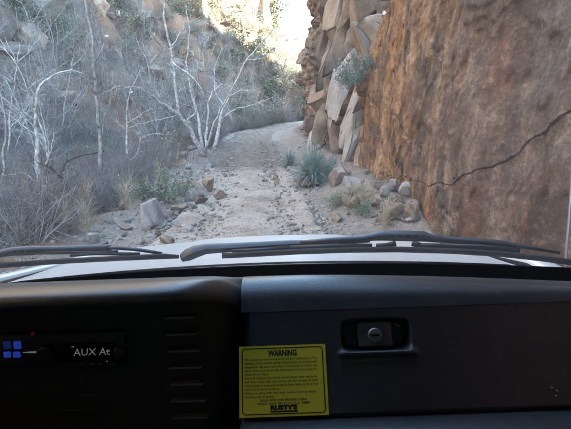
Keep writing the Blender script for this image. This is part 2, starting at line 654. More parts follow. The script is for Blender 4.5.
gx = lines([(-420, -120, 20), (-120, -40, 3.0), (-40, -13, 0.45), (-13, 4, 0.14), (4, 20, 0.6), (20, 80, 4), (80, 420, 20)])
gy = lines([(-420, -40, 25), (-40, 2, 1.2), (2, 34, 0.15), (34, 75, 0.35), (75, 130, 0.9), (130, 360, 5), (360, 900, 30)])
GX, GY = np.meshgrid(gx, gy, indexing='ij')
GZ = H(GX, GY)
under = (GX > xc(GY) - 1.45) & (GX < xc(GY) + 1.3) & (GY > -35) & (GY < 62)
GZ = np.where(under, GZ - 0.10, GZ)                    # bed under the road sheet
ground = link('ground', np_mesh('ground', np.stack([GX, GY, GZ], -1).reshape(-1, 3), grid_faces(len(gx), len(gy)), [M_GROUND], True))
tag(ground, kind='structure')
_ad = ground.data.attributes.new('dirt', 'FLOAT', 'POINT')       # pale trodden dirt near the track
_off = np.maximum(xc(GY) - 1.7 - GX, GX - (xc(GY) + 1.5))
_ad.data.foreach_set('value', (np.where(GX > xc(GY), sstep(2.4, 0.2, _off), sstep(1.9, 0.0, _off)) * (GY < 70)).astype(np.float32).ravel())

ry = lines([(-36, 2, 0.8), (2, 36, 0.09), (36, 64, 0.3)])
rw = np.linspace(-1.75, 1.6, 40)
RY, RW = np.meshgrid(ry, rw, indexing='ij')
RX = xc(RY) + RW + 0.12 * fbm(RY * 0.8, 7.0, seed=61, octv=3) * np.sign(RW) * (np.abs(RW) > 1.2)
RZ = H(RX, RY, False) * 0 + road_z(RY) + 0.035 * fbm(RX * 0.9, RY * 0.9, seed=51, octv=4)
rut = np.exp(-((RW - 0.72) / 0.22) ** 2) + np.exp(-((RW + 0.72) / 0.22) ** 2)
RZ = RZ - 0.035 * rut + 0.03 * np.exp(-(RW / 0.3) ** 2) + 0.03 * fbm(RX * 4, RY * 4, seed=71, octv=4) + 0.02
edge = np.maximum(sstep(1.25, 1.55, np.abs(RW + 0.06)), 0)
RZ = RZ - 0.16 * edge
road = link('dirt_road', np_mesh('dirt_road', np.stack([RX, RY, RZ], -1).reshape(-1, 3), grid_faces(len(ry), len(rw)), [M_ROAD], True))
tag(road, kind='structure')


def surf(x, y):
    """Height of what one stands on at (x, y)."""
    z = float(H(x, y))
    if abs(x - float(xc(y))) < 1.35:
        z = float(road_z(y)) + 0.035 * float(fbm(x * 0.9, y * 0.9, seed=51, octv=4)) + 0.02
    return z


# ------------------------------------------------------------------ right canyon wall
PLAN = np.array([(3.4, -42), (2.6, -8), (2.22, 1), (2.12, 6), (1.98, 11.2), (2.15, 11.9), (2.75, 12.5), (2.6, 15), (2.1, 19), (1.55, 23),
                 (1.15, 27), (1.5, 30), (4.5, 35), (13, 43), (32, 54), (70, 66)], float)  # unseen far end, drawn out for more shade on the hill


def smooth_path(P, step_fn):
    d = np.r_[0, np.cumsum(np.hypot(*np.diff(P, axis=0).T))]
    s = [0.0]
    while s[-1] < d[-1]:
        s.append(s[-1] + step_fn(np.interp(s[-1], d, P[:, 1]), np.interp(s[-1], d, P[:, 0])))
    s = np.clip(np.array(s), 0, d[-1])
    return np.interp(s, d, P[:, 0]), np.interp(s, d, P[:, 1])


wx, wy = smooth_path(PLAN, lambda y, x: 1.5 if y < 0 else (0.1 if y < 3 else (0.025 if y < 9 else 0.035 if y < 15 and x < 3 else (0.05 if y < 29 else 0.8))))
wz = lines([(-0.8, 0.0, 0.08), (0.0, 1.44, 0.025), (1.44, 1.56, 0.005), (1.56, 5.2, 0.025), (5.2, 9, 0.06), (9, 20, 0.6), (20, 44, 2.0)])
WI, WZ = np.meshgrid(np.arange(len(wx)), wz, indexing='ij')
WX0, WY0 = wx[WI], wy[WI]
ridge = 42 + 4 * np.sin(wy * 0.13) + 3 * np.sin(wy * 0.37 + 1) - 8 * sstep(40, 70, wx)  # unseen ridge, its height shaped to keep the left slope in shade
# the long rising crack: (photo pixel) points put on the face
CRK_PX = [(352, 166), (368, 175), (385, 176), (402, 180), (416, 181), (430, 185), (446, 184), (458, 179), (474, 169), (490, 163), (508, 157), (520, 148), (532, 140), (548, 131), (571, 117), (600, 100)]
crk = []
for (a, b) in CRK_PX:
    Y = 8.0
    for _ in range(12):
        p = at(a, b, Y)
        xw = float(np.interp(Y, PLAN[:5, 1], PLAN[:5, 0])) + 0.085 * p.z
        Y = Y * xw / max(p.x, 1e-3) if p.x > 0.05 else Y
        Y = min(max(Y, 1.2), 12.0)
    crk.append((at(a, b, Y).y, at(a, b, Y).z))
crk = np.array(sorted(crk))
zc_line = np.interp(wy, crk[:, 0], crk[:, 1]) + 0.03 * fbm(wy * 2.2, 1.0, seed=131, octv=4)
zc_line = np.where(wy < 16, zc_line, zc_line[np.argmin(np.abs(wy - 16))])
# grid rows follow the crack so that its edges stay sharp
bend = np.where(WZ < 1.5, sstep(-0.8, 1.5, WZ) * 0.5 + 0.5 * np.clip((WZ + 0.8) / 2.3, 0, 1), np.clip((7.0 - WZ) / 5.5, 0, 1))
WZ = WZ + (zc_line - 1.5)[WI] * bend
ZZ = np.where(WZ > 9, 9 + (WZ - 9) * ((ridge - 9) / 35.0)[WI], WZ)
yq = np.where(WY0 > 5, WY0 - (2.3 - 0.62 * np.clip(ZZ, -1, 4)) * sstep(5, 9, WY0) * sstep(22, 15, WY0), WY0)
WX0 = np.where((WY0 < 22) & (WY0 > 5), np.interp(yq, PLAN[:13, 1], PLAN[:13, 0]), WX0)
flat = sstep(12.2, 11.4, yq) * sstep(9, 5, ZZ)        # the smooth near face
lean = 0.085 * ZZ + 0.12 * np.clip(ZZ - 9, 0, None)
disp = 0.06 * fbm(WY0 * 0.8, ZZ * 0.5, seed=81, octv=4) + 0.011 * fbm(WY0 * 3, ZZ * 3.0, seed=91, octv=5, gain=0.6) - 0.014 * sstep(0.42, 0.6, fbm(WY0 * 2.2, ZZ * 2.6, seed=95, octv=3))
qf = fbm(WY0 * 0.75 + 0.2 * ZZ, ZZ * 0.8, seed=141, octv=4) * 3.0      # thin flaked sheets, one step at a time
disp = disp + 0.024 * (np.floor(qf) + sstep(0.88, 1.0, qf - np.floor(qf)))
disp = disp + (1 - flat) * (0.5 * fbm(WX0 * 0.7 + WY0 * 0.7, ZZ * 0.45, WX0 * 0.3, seed=101, octv=5, gain=0.6))
disp = disp + (1 - flat) * 1.6 * sstep(9, 20, ZZ) * fbm(WY0 * 0.2, ZZ * 0.15, WX0 * 0.2, seed=111, octv=4)
# jointed blocks on the broken part, stepped in and out along leaning joints
ja = np.floor((WY0 + 0.35 * ZZ + 0.25 * fbm(WY0 * 0.8, ZZ * 0.8, seed=201, octv=3)) / 0.62)
jb = np.floor((ZZ - 0.25 * WY0 + 0.3 * fbm(WY0 * 0.7, ZZ * 0.7, seed=211, octv=3) + 0.7 * noise(ja * 3.3, 1.5, seed=213)) / 0.75)
blk_ = noise(ja * 7.31 + 0.5, jb * 5.17 + 0.5, seed=221)
disp = disp + (1 - flat) * sstep(24, 12, ZZ) * (0.38 * blk_)
# shallow spalled sheets with crisp edges on the near face
sh = fbm(WY0 * 0.55 + 0.15 * ZZ, ZZ * 0.33, seed=121, octv=3)
disp = disp + flat * 0.03 * sstep(0.10, 0.112, sh) - flat * 0.028 * sstep(-0.25, -0.262, sh)
near = (WY0 < 14) & (WX0 < 3)
dz = ZZ - zc_line[WI]
dz = dz + 0.010 * fbm(WY0 * 7.0, 2.0, seed=15, octv=3) * sstep(0.06, 0.02, np.abs(dz))
wid = 0.0028 + 0.0065 * sstep(7.5, 4.0, WY0) * np.clip(0.5 + 1.1 * fbm(WY0 * 2.6, 3.0, seed=5, octv=3), 0.0, 1.4)
groove = np.where(near, sstep(1.0, 0.55, np.abs(dz) / wid), 0)
lip = np.where(near, sstep(-0.004, 0.004, dz) * np.exp(-np.clip(dz, 0, None) / 0.45) * sstep(10.0, 5.0, WY0) * (0.5 + 0.5 * noise(WY0 * 1.2, 8.0, seed=6)), 0)
# branching scar and a second faint joint
disp = disp - 0.04 * groove + 0.035 * lip
def face_yz(a, b):
    Y = 8.0
    for _ in range(14):
        p = at(a, b, Y)
        xw = float(np.interp(Y - 2.3 + 0.62 * min(p.z, 4), PLAN[:5, 1], PLAN[:5, 0])) + 0.085 * p.z
        Y = min(max(Y * xw / max(p.x, 0.05), 1.2), 14.5)
    return at(a, b, Y).y, at(a, b, Y).z


SEAMS = [([(398, 116), (404, 130), (408, 141), (408, 152)], 0.03, 0.035), ([(419, 120), (412, 133), (408, 141)], 0.025, 0.03), ([(368, 84), (376, 108), (382, 140), (386, 176), (390, 200)], 0.022, 0.05),
         ([(446, 184), (438, 200), (434, 214)], 0.018, 0.02), ([(432, 100), (446, 84), (462, 66), (470, 40)], 0.016, 0.014), ([(352, 172), (358, 190), (362, 198)], 0.02, 0.04),
         ([(505, 10), (520, 24), (532, 36)], 0.012, 0.014), ([(456, 182), (470, 196), (476, 206)], 0.010, 0.012)]
for pts_, wd_, dp_ in SEAMS:
    q_ = np.array([face_yz(a, b) for a, b in pts_])
    best = np.full(WY0.shape, 9.0)
    for (y0, z0), (y1, z1) in zip(q_, q_[1:]):
        L2 = (y1 - y0) ** 2 + (z1 - z0) ** 2 + 1e-9
        tt = np.clip(((WY0 - y0) * (y1 - y0) + (ZZ - z0) * (z1 - z0)) / L2, 0, 1)
        best = np.minimum(best, np.hypot((WY0 - y0 - tt * (y1 - y0)) * 0.6, ZZ - z0 - tt * (z1 - z0)))
    best = best + 0.02 * fbm(WY0 * 4, ZZ * 4, seed=17, octv=2)
    disp = disp - np.where(near, dp_ * sstep(wd_ * 1.6, wd_ * 0.5, best), 0)
tx, ty = np.gradient(wx), np.gradient(wy)
ln = np.hypot(tx, ty) + 1e-9
nx, ny = (-ty / ln)[WI], (tx / ln)[WI]                 # toward the road
PX, PY = WX0 - nx * lean + nx * disp, WY0 - ny * lean + ny * disp
Vw = np.stack([PX, PY, ZZ], -1)
top = Vw[:, -1:, :].copy()                             # unseen rock mass behind the face, closed to block the sun
ext = []
for dist, up in ((6, 3.0), (25, 4.0), (80, -2.0), (160, -30.0)):
    t2 = top.copy()
    t2[..., 0] += dist
    t2[..., 1] += 0.1 * dist
    t2[..., 2] += up
    ext.append(t2)
Vw = np.concatenate([Vw] + ext, 1)
cliff = link('cliff', np_mesh('cliff', Vw.reshape(-1, 3), grid_faces(Vw.shape[0], Vw.shape[1])[:, ::-1], [M_CLIFF], True))
tag(cliff, kind='structure')


def wall_x(y, z):
    return float(np.interp(y, PLAN[:13, 1], PLAN[:13, 0])) + 0.085 * z


# ------------------------------------------------------------------ rocks
def rock_mesh(name, seed, mat, sub=3, cuts=14, boxy=0.0, rough=0.05, smooth=False):
    r = np.random.default_rng(seed)
    bm = bmesh.new()
    bmesh.ops.create_icosphere(bm, subdivisions=sub, radius=1.0)
    bm.verts.ensure_lookup_table()
    V = np.array([v.co[:] for v in bm.verts])
    Fc = np.array([[v.index for v in f.verts] for f in bm.faces])
    bm.free()
    if boxy:
        V = V / (np.max(np.abs(V), 1, keepdims=True) * boxy + (1 - boxy))
    for _ in range(cuts):
        n = r.normal(size=3)
        n /= np.linalg.norm(n)
        d = r.uniform(0.26, 0.60)
        over = V @ n - d
        V = V - np.outer(np.clip(over, 0, None), n) * 0.99
    V = V + (V / (np.linalg.norm(V, axis=1, keepdims=True) + 1e-6)) * (rough * fbm(V[:, 0] * 2.6 + seed, V[:, 1] * 2.6, V[:, 2] * 2.6, octv=4, seed=seed, gain=0.5))[:, None]
    V[:, 2] -= V[:, 2].min()
    V /= max(np.ptp(V[:, 0]), np.ptp(V[:, 1]))         # about 1 m across, standing on z = 0
    return np_mesh(name, V, Fc, [mat], smooth)


ROCKS = {}
for key, mat in (('rock', M_ROCK), ('pale', M_PALE), ('tan', M_TAN), ('dark', M_DARKROCK)):
    ROCKS[key] = [rock_mesh('boulder_' + key, 100 + i + 10 * len(ROCKS), mat, 4, 10, 0.3, 0.035) for i in range(5)]
SLABS = {}
for key, mat in (('rock', M_ROCK), ('pale', M_PALE), ('tan', M_TAN), ('dark', M_DARKROCK)):
    SLABS[key] = [rock_mesh('slab_' + key, 300 + i + 10 * len(SLABS), mat, 4, 11, 0.7, 0.06) for i in range(4)]
STONES = {}
for key, mat in (('rock', M_ROCK), ('pale', M_PALE), ('tan', M_TAN)):
    STONES[key] = [rock_mesh('stone_' + key, 500 + i + 10 * len(STONES), mat, 3, 11, 0.3, 0.02) for i in range(5)]


def boulder(label, px, py, Y, w, h, key, i, group=None, cat='boulder', name='boulder', sink=0.12, rz=None, on_ground=True):
    p = at(px, py, Y)
    z = surf(p.x, p.y) - sink * h if on_ground else p.z
    me = ROCKS[key][i % len(ROCKS[key])]
    hz = max(v.co.z for v in me.vertices)
    o = link(name, me, loc=(p.x, p.y, z), rot=(0, 0, random.uniform(0, 6.28) if rz is None else rz), scale=(w, w * 0.9, h / hz))
    return tag(o, label, cat, group)


# ------------------------------------------------------------------ plants
def rvec(r):
    v = Vector((r.gauss(0, 1), r.gauss(0, 1), r.gauss(0, 1)))
    return v.normalized()


def branch_pts(r, p, d, length, n, wob, grav=0.0):
    pts = [Vector(p)]
    d = Vector(d).normalized()
    for i in range(n):
        d = (d + rvec(r) * wob + Vector((0, 0, grav))).normalized()
        pts.append(pts[-1] + d * (length / n))
    return pts


def twigs_on(mb, r, pts, r0, level, length, count, sides=3, wob=0.3, spread=0.9, up=0.12, t0=0.15):
    n = len(pts) - 1
    for _ in range(count):
        t = r.uniform(t0, 1.0) * n
        i = min(int(t), n - 1)
        p = pts[i].lerp(pts[i + 1], t - i)
        ax = (pts[i + 1] - pts[i]).normalized()
        side = (rvec(r) - ax * 0)
        side = (side - ax * side.dot(ax)).normalized()
        d = (ax * r.uniform(0.25, 0.9) + side * spread + Vector((0, 0, up))).normalized()
        L = length * r.uniform(0.5, 1.2) * (1.15 - 0.6 * t / n)
        q = branch_pts(r, p, d, L, 4 if level > 0 else 3, wob, up * 0.4)
        rr = r0 * (1 - 0.5 * t / n)
        mb.tube(q, [rr * (1 - 0.8 * k / (len(q) - 1)) for k in range(len(q))], sides if level > 0 else 3, False)
        if level > 0:
            twigs_on(mb, r, q, rr * 0.55, level - 1, L * 0.55, max(4, int(count * 0.7)), 3, wob, spread, up)


def tree(label, limbs, mat, seed, twig=(1.2, 7, 0.022), level=2, group=None, name='bare_tree', mat2=None, cat='tree', thick=1.05):
    """limbs: list of (points, r_start, r_end), the first one is the trunk."""
    r = random.Random(seed)
    base = limbs[0][0][0]
    root = thing(name, label, cat, tuple(base), group)
    trunk, crown = MB(), MB()
    for j, (pts, ra, rb) in enumerate(limbs):
        pts = [Vector(p) for p in pts]
        fine = [pts[0]]
        for a, b in zip(pts, pts[1:]):                 # finer, slightly crooked
            for t in (0.34, 0.67, 1.0):
                q = a.lerp(b, t)
                if t < 1:
                    q = q + rvec(r) * (b - a).length * 0.045
                fine.append(q)
        n = len(fine) - 1
        ra, rb = ra * thick, rb * 0.7 * thick
        rad = [(ra + (rb - ra) * (k / n) ** 0.7) * (1 + 0.10 * r.uniform(-1, 1)) for k in range(n + 1)]
        if j == 0:
            rad[0] *= 1.35
        (trunk if (j == 0 or ra > 0.045) else crown).tube(fine, rad, 7 if ra > 0.04 else 5)
        twigs_on(crown, r, fine, max(twig[2], rb * 0.7), level, twig[0], twig[1], 4, 0.28, 0.9, 0.16, 0.25 if j == 0 else 0.08)
    trunk.build('trunk', mat, root, True)
    crown.build('crown', mat2 or mat, root, True)
    return root


def P(pxs, Y0, Y1=None):
    """Pixel polyline to 3-D points, depth going from Y0 to Y1."""
    Y1 = Y0 if Y1 is None else Y1
    n = len(pxs) - 1
    return [at(a, b, Y0 + (Y1 - Y0) * i / max(n, 1)) for i, (a, b) in enumerate(pxs)]


def shrub_mesh(name, seed, mat, h=1.0, stems=9, level=2, count=6, rad=0.009, leaf=None, leafn=0, leaf_size=0.03, spread=0.75):
    r = random.Random(seed)
    mb = MB()
    tips = []
    for _ in range(stems):
        a = r.uniform(0, 6.283)
        d = Vector((math.cos(a) * spread * r.uniform(0.2, 1), math.sin(a) * spread * r.uniform(0.2, 1), r.uniform(0.6, 1.1)))
        q = branch_pts(r, (0.06 * math.cos(a), 0.06 * math.sin(a), -0.08), d, h * r.uniform(0.7, 1.15), 5, 0.2)
        mb.tube(q, [rad * (1 - 0.75 * k / 5) for k in range(6)], 3, False)
        twigs_on(mb, r, q, rad * 0.6, level - 1, h * 0.45, count, 3, 0.3, 0.8, 0.1)
        tips += q[2:]
    nst = len(mb.f)
    for _ in range(leafn):
        t = r.choice(tips)
        c = t + rvec(r) * h * 0.22 * r.random()
        u, w = rvec(r), rvec(r)
        s = leaf_size * r.uniform(0.6, 1.4)
        u, w = u * s, (w - u * w.dot(u)).normalized() * s * 0.55
        mb.add([c - u, c + w, c + u, c - w], [(0, 1, 2, 3)])
    me = mb.mesh(name, mat)
    if leaf:
        me.materials.append(leaf)
        idx = np.zeros(len(me.polygons), np.int32)
        idx[nst:] = 1
        me.polygons.foreach_set('material_index', idx)
    return me


def blades_mesh(name, seed, mat, n, L, w, droop=0.5, up=0.35, tuft=0.05):
    r = random.Random(seed)
    mb = MB()
    for _ in range(n):
        a = r.uniform(0, 6.283)
        e = r.uniform(-0.15, 1.45) if up < 0.5 else r.uniform(0.6, 1.45)
        d = Vector((math.cos(a) * math.cos(e), math.sin(a) * math.cos(e), math.sin(e)))
        s = Vector((-math.sin(a), math.cos(a), 0))
        p = Vector((math.cos(a) * tuft * r.random(), math.sin(a) * tuft * r.random(), r.uniform(0, up)))
        l = L * r.uniform(0.65, 1.1)
        pts, k = [], 4
        for i in range(k + 1):
            pts.append(p)
            d = (d + Vector((0, 0, -droop * 0.25 * r.uniform(0.4, 1.4)))).normalized()
            p = p + d * (l / k)
        nn = len(mb.v)
        for i, q in enumerate(pts):
            ww = w * (1 - (i / k) ** 1.5) + 0.001
            nrm = s.cross(d).normalized()
            mb.v += [tuple(q - s * ww), tuple(q + nrm * ww * 0.35), tuple(q + s * ww)]
        for i in range(k):
            b = nn + i * 3
            mb.f += [(b, b + 1, b + 4, b + 3), (b + 1, b + 2, b + 5, b + 4)]
    return mb.mesh(name, mat)


# ------------------------------------------------------------------ the car the picture is taken from
M_WHITE, _nt, _b = new_mat('white_paint')
_k = NT(_nt)
_v = _k.coord()
_k.l(_k.mix(_k.ramp(_k.noise(_v, 7, 8, 0.75), [(0.45, 0.0), (0.75, 0.35)]), (0.57, 0.58, 0.57), (0.36, 0.33, 0.29)), _b.inputs['Base Color'])
_b.inputs['Roughness'].default_value = 0.32
_b.inputs['Coat Weight'].default_value = 0.4
_b.inputs['Coat Roughness'].default_value = 0.12
M_DASH = plain('dash_plastic', (0.030, 0.036, 0.045), 0.36, grain=0.5, grain_scale=330, var=0.15, dust=0.35)
M_POD = plain('pod_plastic', (0.062, 0.064, 0.068), 0.36, grain=0.5, grain_scale=330, var=0.15, dust=0.45)
M_BLACK = plain('black_plastic', (0.012, 0.012, 0.013), 0.55, grain=0.2, var=0.1)
M_SLAT = plain('vent_grey', (0.06, 0.063, 0.066), 0.45, var=0.2)
M_FRIT = plain('black_seal', (0.004, 0.004, 0.004), 0.9, var=0.1, spec=0.1)
M_WIPER = plain('wiper_black', (0.024, 0.031, 0.042), 0.42, var=0.35)
M_RUBBER = plain('rubber', (0.015, 0.016, 0.018), 0.7, var=0.2)
M_METAL = plain('brushed_metal', (0.45, 0.45, 0.46), 0.38, 0.9, var=0.1)
M_YELLOW = plain('yellow_sticker', (0.84, 0.78, 0.06), 0.5, var=0.05)
M_INK = plain('sticker_ink', (0.012, 0.012, 0.01), 0.7)
M_LED = plain('blue_button', (0.01, 0.02, 0.1), 0.4, emit=(0.03, 0.10, 0.9), estr=0.010)
M_LEDDIM = plain('dim_blue_button', (0.01, 0.02, 0.1), 0.4, emit=(0.03, 0.08, 0.6), estr=0.004)
M_DISP = plain('display_glow', (0.1, 0.1, 0.1), 0.4, emit=(0.65, 0.80, 0.85), estr=0.005)
M_RED = plain('red_lamp', (0.2, 0.01, 0.01), 0.4, emit=(1.0, 0.05, 0.10), estr=0.0012)
M_HEAD = plain('headliner', (0.10, 0.095, 0.09), 0.95, var=0.1)
M_TYRE = plain('tyre_rubber', (0.02, 0.02, 0.02), 0.85, var=0.3)


def glass_mat(name, dust, tint=(0.90, 0.935, 0.935)):
    m = bpy.data.materials.new(name)
    m.use_nodes = True
    nt = m.node_tree
    nt.nodes.clear()
    k = NT(nt)
    out = k.n('ShaderNodeOutputMaterial')
    tr = k.n('ShaderNodeBsdfTransparent', Color=(*tint, 1))
    gl = k.n('ShaderNodeBsdfGlossy', Roughness=0.02)
    fr = k.n('ShaderNodeFresnel', IOR=1.35)
    m1 = k.n('ShaderNodeMixShader')
    k.l(fr.outputs[0], m1.inputs[0])
    k.l(tr.outputs[0], m1.inputs[1])
    k.l(gl.outputs[0], m1.inputs[2])
    du = k.n('ShaderNodeBsdfTranslucent', Color=(0.72, 0.72, 0.72, 1))
    df = k.n('ShaderNodeBsdfDiffuse', Color=(0.72, 0.72, 0.72, 1))
    m2 = k.n('ShaderNodeMixShader', Fac=0.4)
    k.l(du.outputs[0], m2.inputs[1])
    k.l(df.outputs[0], m2.inputs[2])
    v = k.coord()
    nz = k.math('ADD', k.ramp(k.noise(v, 5.0, 6, 0.7), [(0.3, dust * 0.55), (0.75, dust * 1.5)]), k.ramp(k.noise(v, 95, 3, 0.6), [(0.66, 0.0), (0.78, dust * 1.6)]))
    m3 = k.n('ShaderNodeMixShader')
    k.l(nz, m3.inputs[0])
    k.l(m1.outputs[0], m3.inputs[1])
    k.l(m2.outputs[0], m3.inputs[2])
    k.l(m3.outputs[0], out.inputs['Surface'])
    return m


M_GLASS = glass_mat('windshield_glass', 0.075)
M_TINT = glass_mat('cabin_dimming_glass', 0.02, (0.10, 0.11, 0.11))  # dark tint added to the unseen rear panes to dim the cabin
CX = -0.06
car = thing('car', 'white off-road car seen from its passenger seat, black dashboard and white hood', 'car', (CX, 0.0, 0.0))


def chaikin(p, n=2):
    for _ in range(n):
        q = [p[0]]
        for a, b in zip(p, p[1:]):
            q.append(tuple(a[i] * .75 + b[i] * .25 for i in range(len(a))))
            q.append(tuple(a[i] * .25 + b[i] * .75 for i in range(len(a))))
        q.append(p[-1])
        p = q
    return p


XF, YF, ZF = Vector((1, 0, 0)), Vector((0, 1, 0)), Vector((0, 0, 1))


def extrude_x(prof, xs, close=True):
    """prof (y, z) swept along x; xs: list of (x, dy, dz)."""
    mb = MB()
    mb.sweep(prof, [(Vector((x, dy, dz)), YF, ZF) for x, dy, dz in xs], close)
    return mb


def ws_y(x):
    return 1.08 - 0.12 * ((x - CX) / 0.72) ** 2


# hood, with the raised front lip rolling down and away
hx = np.linspace(-0.66, 0.64, 40)
hy = np.r_[np.linspace(1.16, 1.96, 30), 2.0, 2.03, 2.05, 2.06, 2.06]
HX, HY = np.meshgrid(hx + CX, hy, indexing='ij')
t = (HY - 1.16) / 0.9
e = np.abs(HX - CX) / 0.65
HZ = 1.362 - 0.142 * t - 0.012 * e ** 2 - 0.02 * sstep(0.9, 1.0, e) + 0.006 * sstep(0.50, 0.44, e) * sstep(1.2, 1.5, HY)
HZ = HZ - np.array([0] * 30 + [.004, .012, .028, .06, .16])[None, :]
HX = CX + (HX - CX) * (1 - 0.06 * t)
HY = HY - 0.10 * e ** 2 * sstep(1.6, 2.06, HY) - 0.07 * e ** 2 * sstep(1.5, 1.16, HY)
me = np_mesh('hood', np.stack([HX - CX, HY, HZ], -1).reshape(-1, 3), grid_faces(len(hx), len(hy)), [M_WHITE], True)
link('hood', me, car)
mb = MB()                                             # cowl between hood and glass
fr = []
for x in np.linspace(-0.66, 0.64, 24) + CX:
    yy = ws_y(x)
    fr.append((Vector((x, 0, 0)), Vector((0, 1, 0)), ZF, yy))
n0 = len(fr)
for x, A, B, yy in fr:
    ef = ((x.x - CX) / 0.65) ** 2
    for (a, b) in ((yy - 0.02, 1.372 - 0.004 * ef), (yy + 0.03, 1.366 - 0.006 * ef), (1.152 - 0.07 * ef, 1.359 - 0.012 * ef), (1.152 - 0.07 * ef, 1.30)):
        mb.v.append((x.x, a, b))
for i in range(n0 - 1):
    for k_ in range(3):
        b0 = i * 4 + k_
        mb.f.append((b0, b0 + 1, b0 + 5, b0 + 4))
mb.build('cowl', M_WHITE, car, True)
for sgn in (1, -1):                                   # fenders with the dark gap beside the hood
    mb = MB()
    prof = [(0.665, 1.325), (0.672, 1.337), (0.70, 1.337), (0.73, 1.325), (0.76, 1.29), (0.775, 1.2), (0.78, 0.95)]
    prof = chaikin(prof, 1)
    fr = []
    for y, drop, w in ((1.08, -0.004, 0), (1.2, 0.0, 0), (1.5, 0.053, -0.006), (1.8, 0.102, -0.02), (2.0, 0.135, -0.05), (2.06, 0.148, -0.08)):
        fr.append((Vector((CX + sgn * w, y, -drop)), Vector((sgn, 0, 0)), ZF))
    mb.sweep(prof if sgn > 0 else prof, fr)
    mb.build('fender', M_WHITE, car, True)
    mb = MB()
    mb.sweep([(0.645, 1.318), (0.655, 1.322), (0.668, 1.318), (0.668, 1.25), (0.6, 1.25)], fr)
    mb.build('hood_gasket', M_FRIT, car)
    mb = MB()                                         # outer body side, below the windows
    mb.box((CX + sgn * 0.775, -0.45, 0.97), (0.03, 3.06, 0.62))
    mb.build('body_side', M_WHITE, car, bevel=0.012)
mb = MB()
mb.box((CX, 2.0, 0.93), (1.42, 0.06, 0.44))
mb.build('grille_panel', M_WHITE, car, bevel=0.02)
for sx in (-1, 1):
    for y in (1.45, -1.15):
        mb = MB()
        ctr = Vector((CX + sx * 0.70, y, 0.38))
        ring = chaikin([(0.24, -0.11), (0.37, -0.12), (0.385, -0.07), (0.385, 0.07), (0.37, 0.12), (0.24, 0.11)], 1)
        mb.sweep(ring, [(ctr, Vector((0, math.cos(a), math.sin(a))), XF) for a in np.linspace(0, 2 * math.pi, 29)])
        wl_ = mb.build('wheel', M_TYRE, car, True)
        mb = MB()
        mb.tube([ctr - XF * 0.08, ctr + XF * 0.08], 0.235, 20)
        rim_o = mb.build('rim', M_METAL, wl_, origin=(CX, 0, 0))

# windshield, its black border and the stone chips in it
gl = MB()
ug, vg = np.linspace(-0.72, 0.72, 25), np.linspace(0, 1, 9)
GV = []
for u in ug:
    x = CX + u
    for t_ in vg:
        yb, zb = ws_y(x) + 0.0, 1.352
        yt, zt = 0.74 - 0.09 * (u / 0.72) ** 2, 1.985
        GV.append((u * (1 - 0.09 * t_), yb + (yt - yb) * t_ + 0.035 * math.sin(math.pi * t_), zb + (zt - zb) * t_))
ws = link('windshield', np_mesh('windshield', GV, grid_faces(25, 9), [M_GLASS], True), car)


def glass_point(px, py):
    Y = 0.95
    for _ in range(20):
        p = at(px, py, Y)
        t_ = (p.z - 1.352) / 0.633
        Y = ws_y(p.x) * (1 - t_) + (0.74 - 0.09 * ((p.x - CX) / 0.72) ** 2) * t_ + 0.035 * math.sin(math.pi * t_)
    return at(px, py, Y)


M_CHIP = plain('chipped_glass', (0.9, 0.91, 0.88), 0.5)
_k = NT(M_CHIP.node_tree)                              # crazed glass glows with the light from outside
_tl = _k.n('ShaderNodeBsdfTranslucent', Color=(0.95, 0.95, 0.92, 1))
_k.l(_tl.outputs[0], M_CHIP.node_tree.nodes['Material Output'].inputs['Surface'])
for (a, b, w, h) in ((107, 36, 2.0, 0.9), (132, 92, 1.5, 0.7), (383.5, 13, 1.6, 1.6), (119, 175, 0.6, 0.4), (440, 60, 0.5, 0.5)):
    p = glass_point(a, b)
    mb = MB()
    sw = 0.0019
    ring = []
    for i in range(10):
        an = 2 * math.pi * i / 10
        ring.append(Vector((p.x + math.cos(an) * w * sw * (0.8 + 0.3 * random.random()), p.y - 0.003 - math.sin(an) * h * sw * 0.5, p.z + math.sin(an) * h * sw)))
    mb.add([p + Vector((0, -0.0045, 0))] + ring, [(0, 1 + i, 1 + (i + 1) % 10) for i in range(10)])
    mb.build('chip', M_CHIP, ws, origin=(CX, 0, 0))
mb = MB()
for x in np.linspace(-0.715, 0.715, 30) + CX:
    y = ws_y(x)
    mb.v += [(x, y - 0.012, 1.383), (x, y - 0.020, 1.383), (x, y - 0.05, 1.350), (x, y - 0.012, 1.335)]
for i in range(29):
    for k_ in range(4):
        b0, b1 = i * 4 + k_, i * 4 + (k_ + 1) % 4
        mb.f.append((b0, b1, b1 + 4, b0 + 4))
mb.build('seal', M_FRIT, ws, origin=(CX, 0, 0))

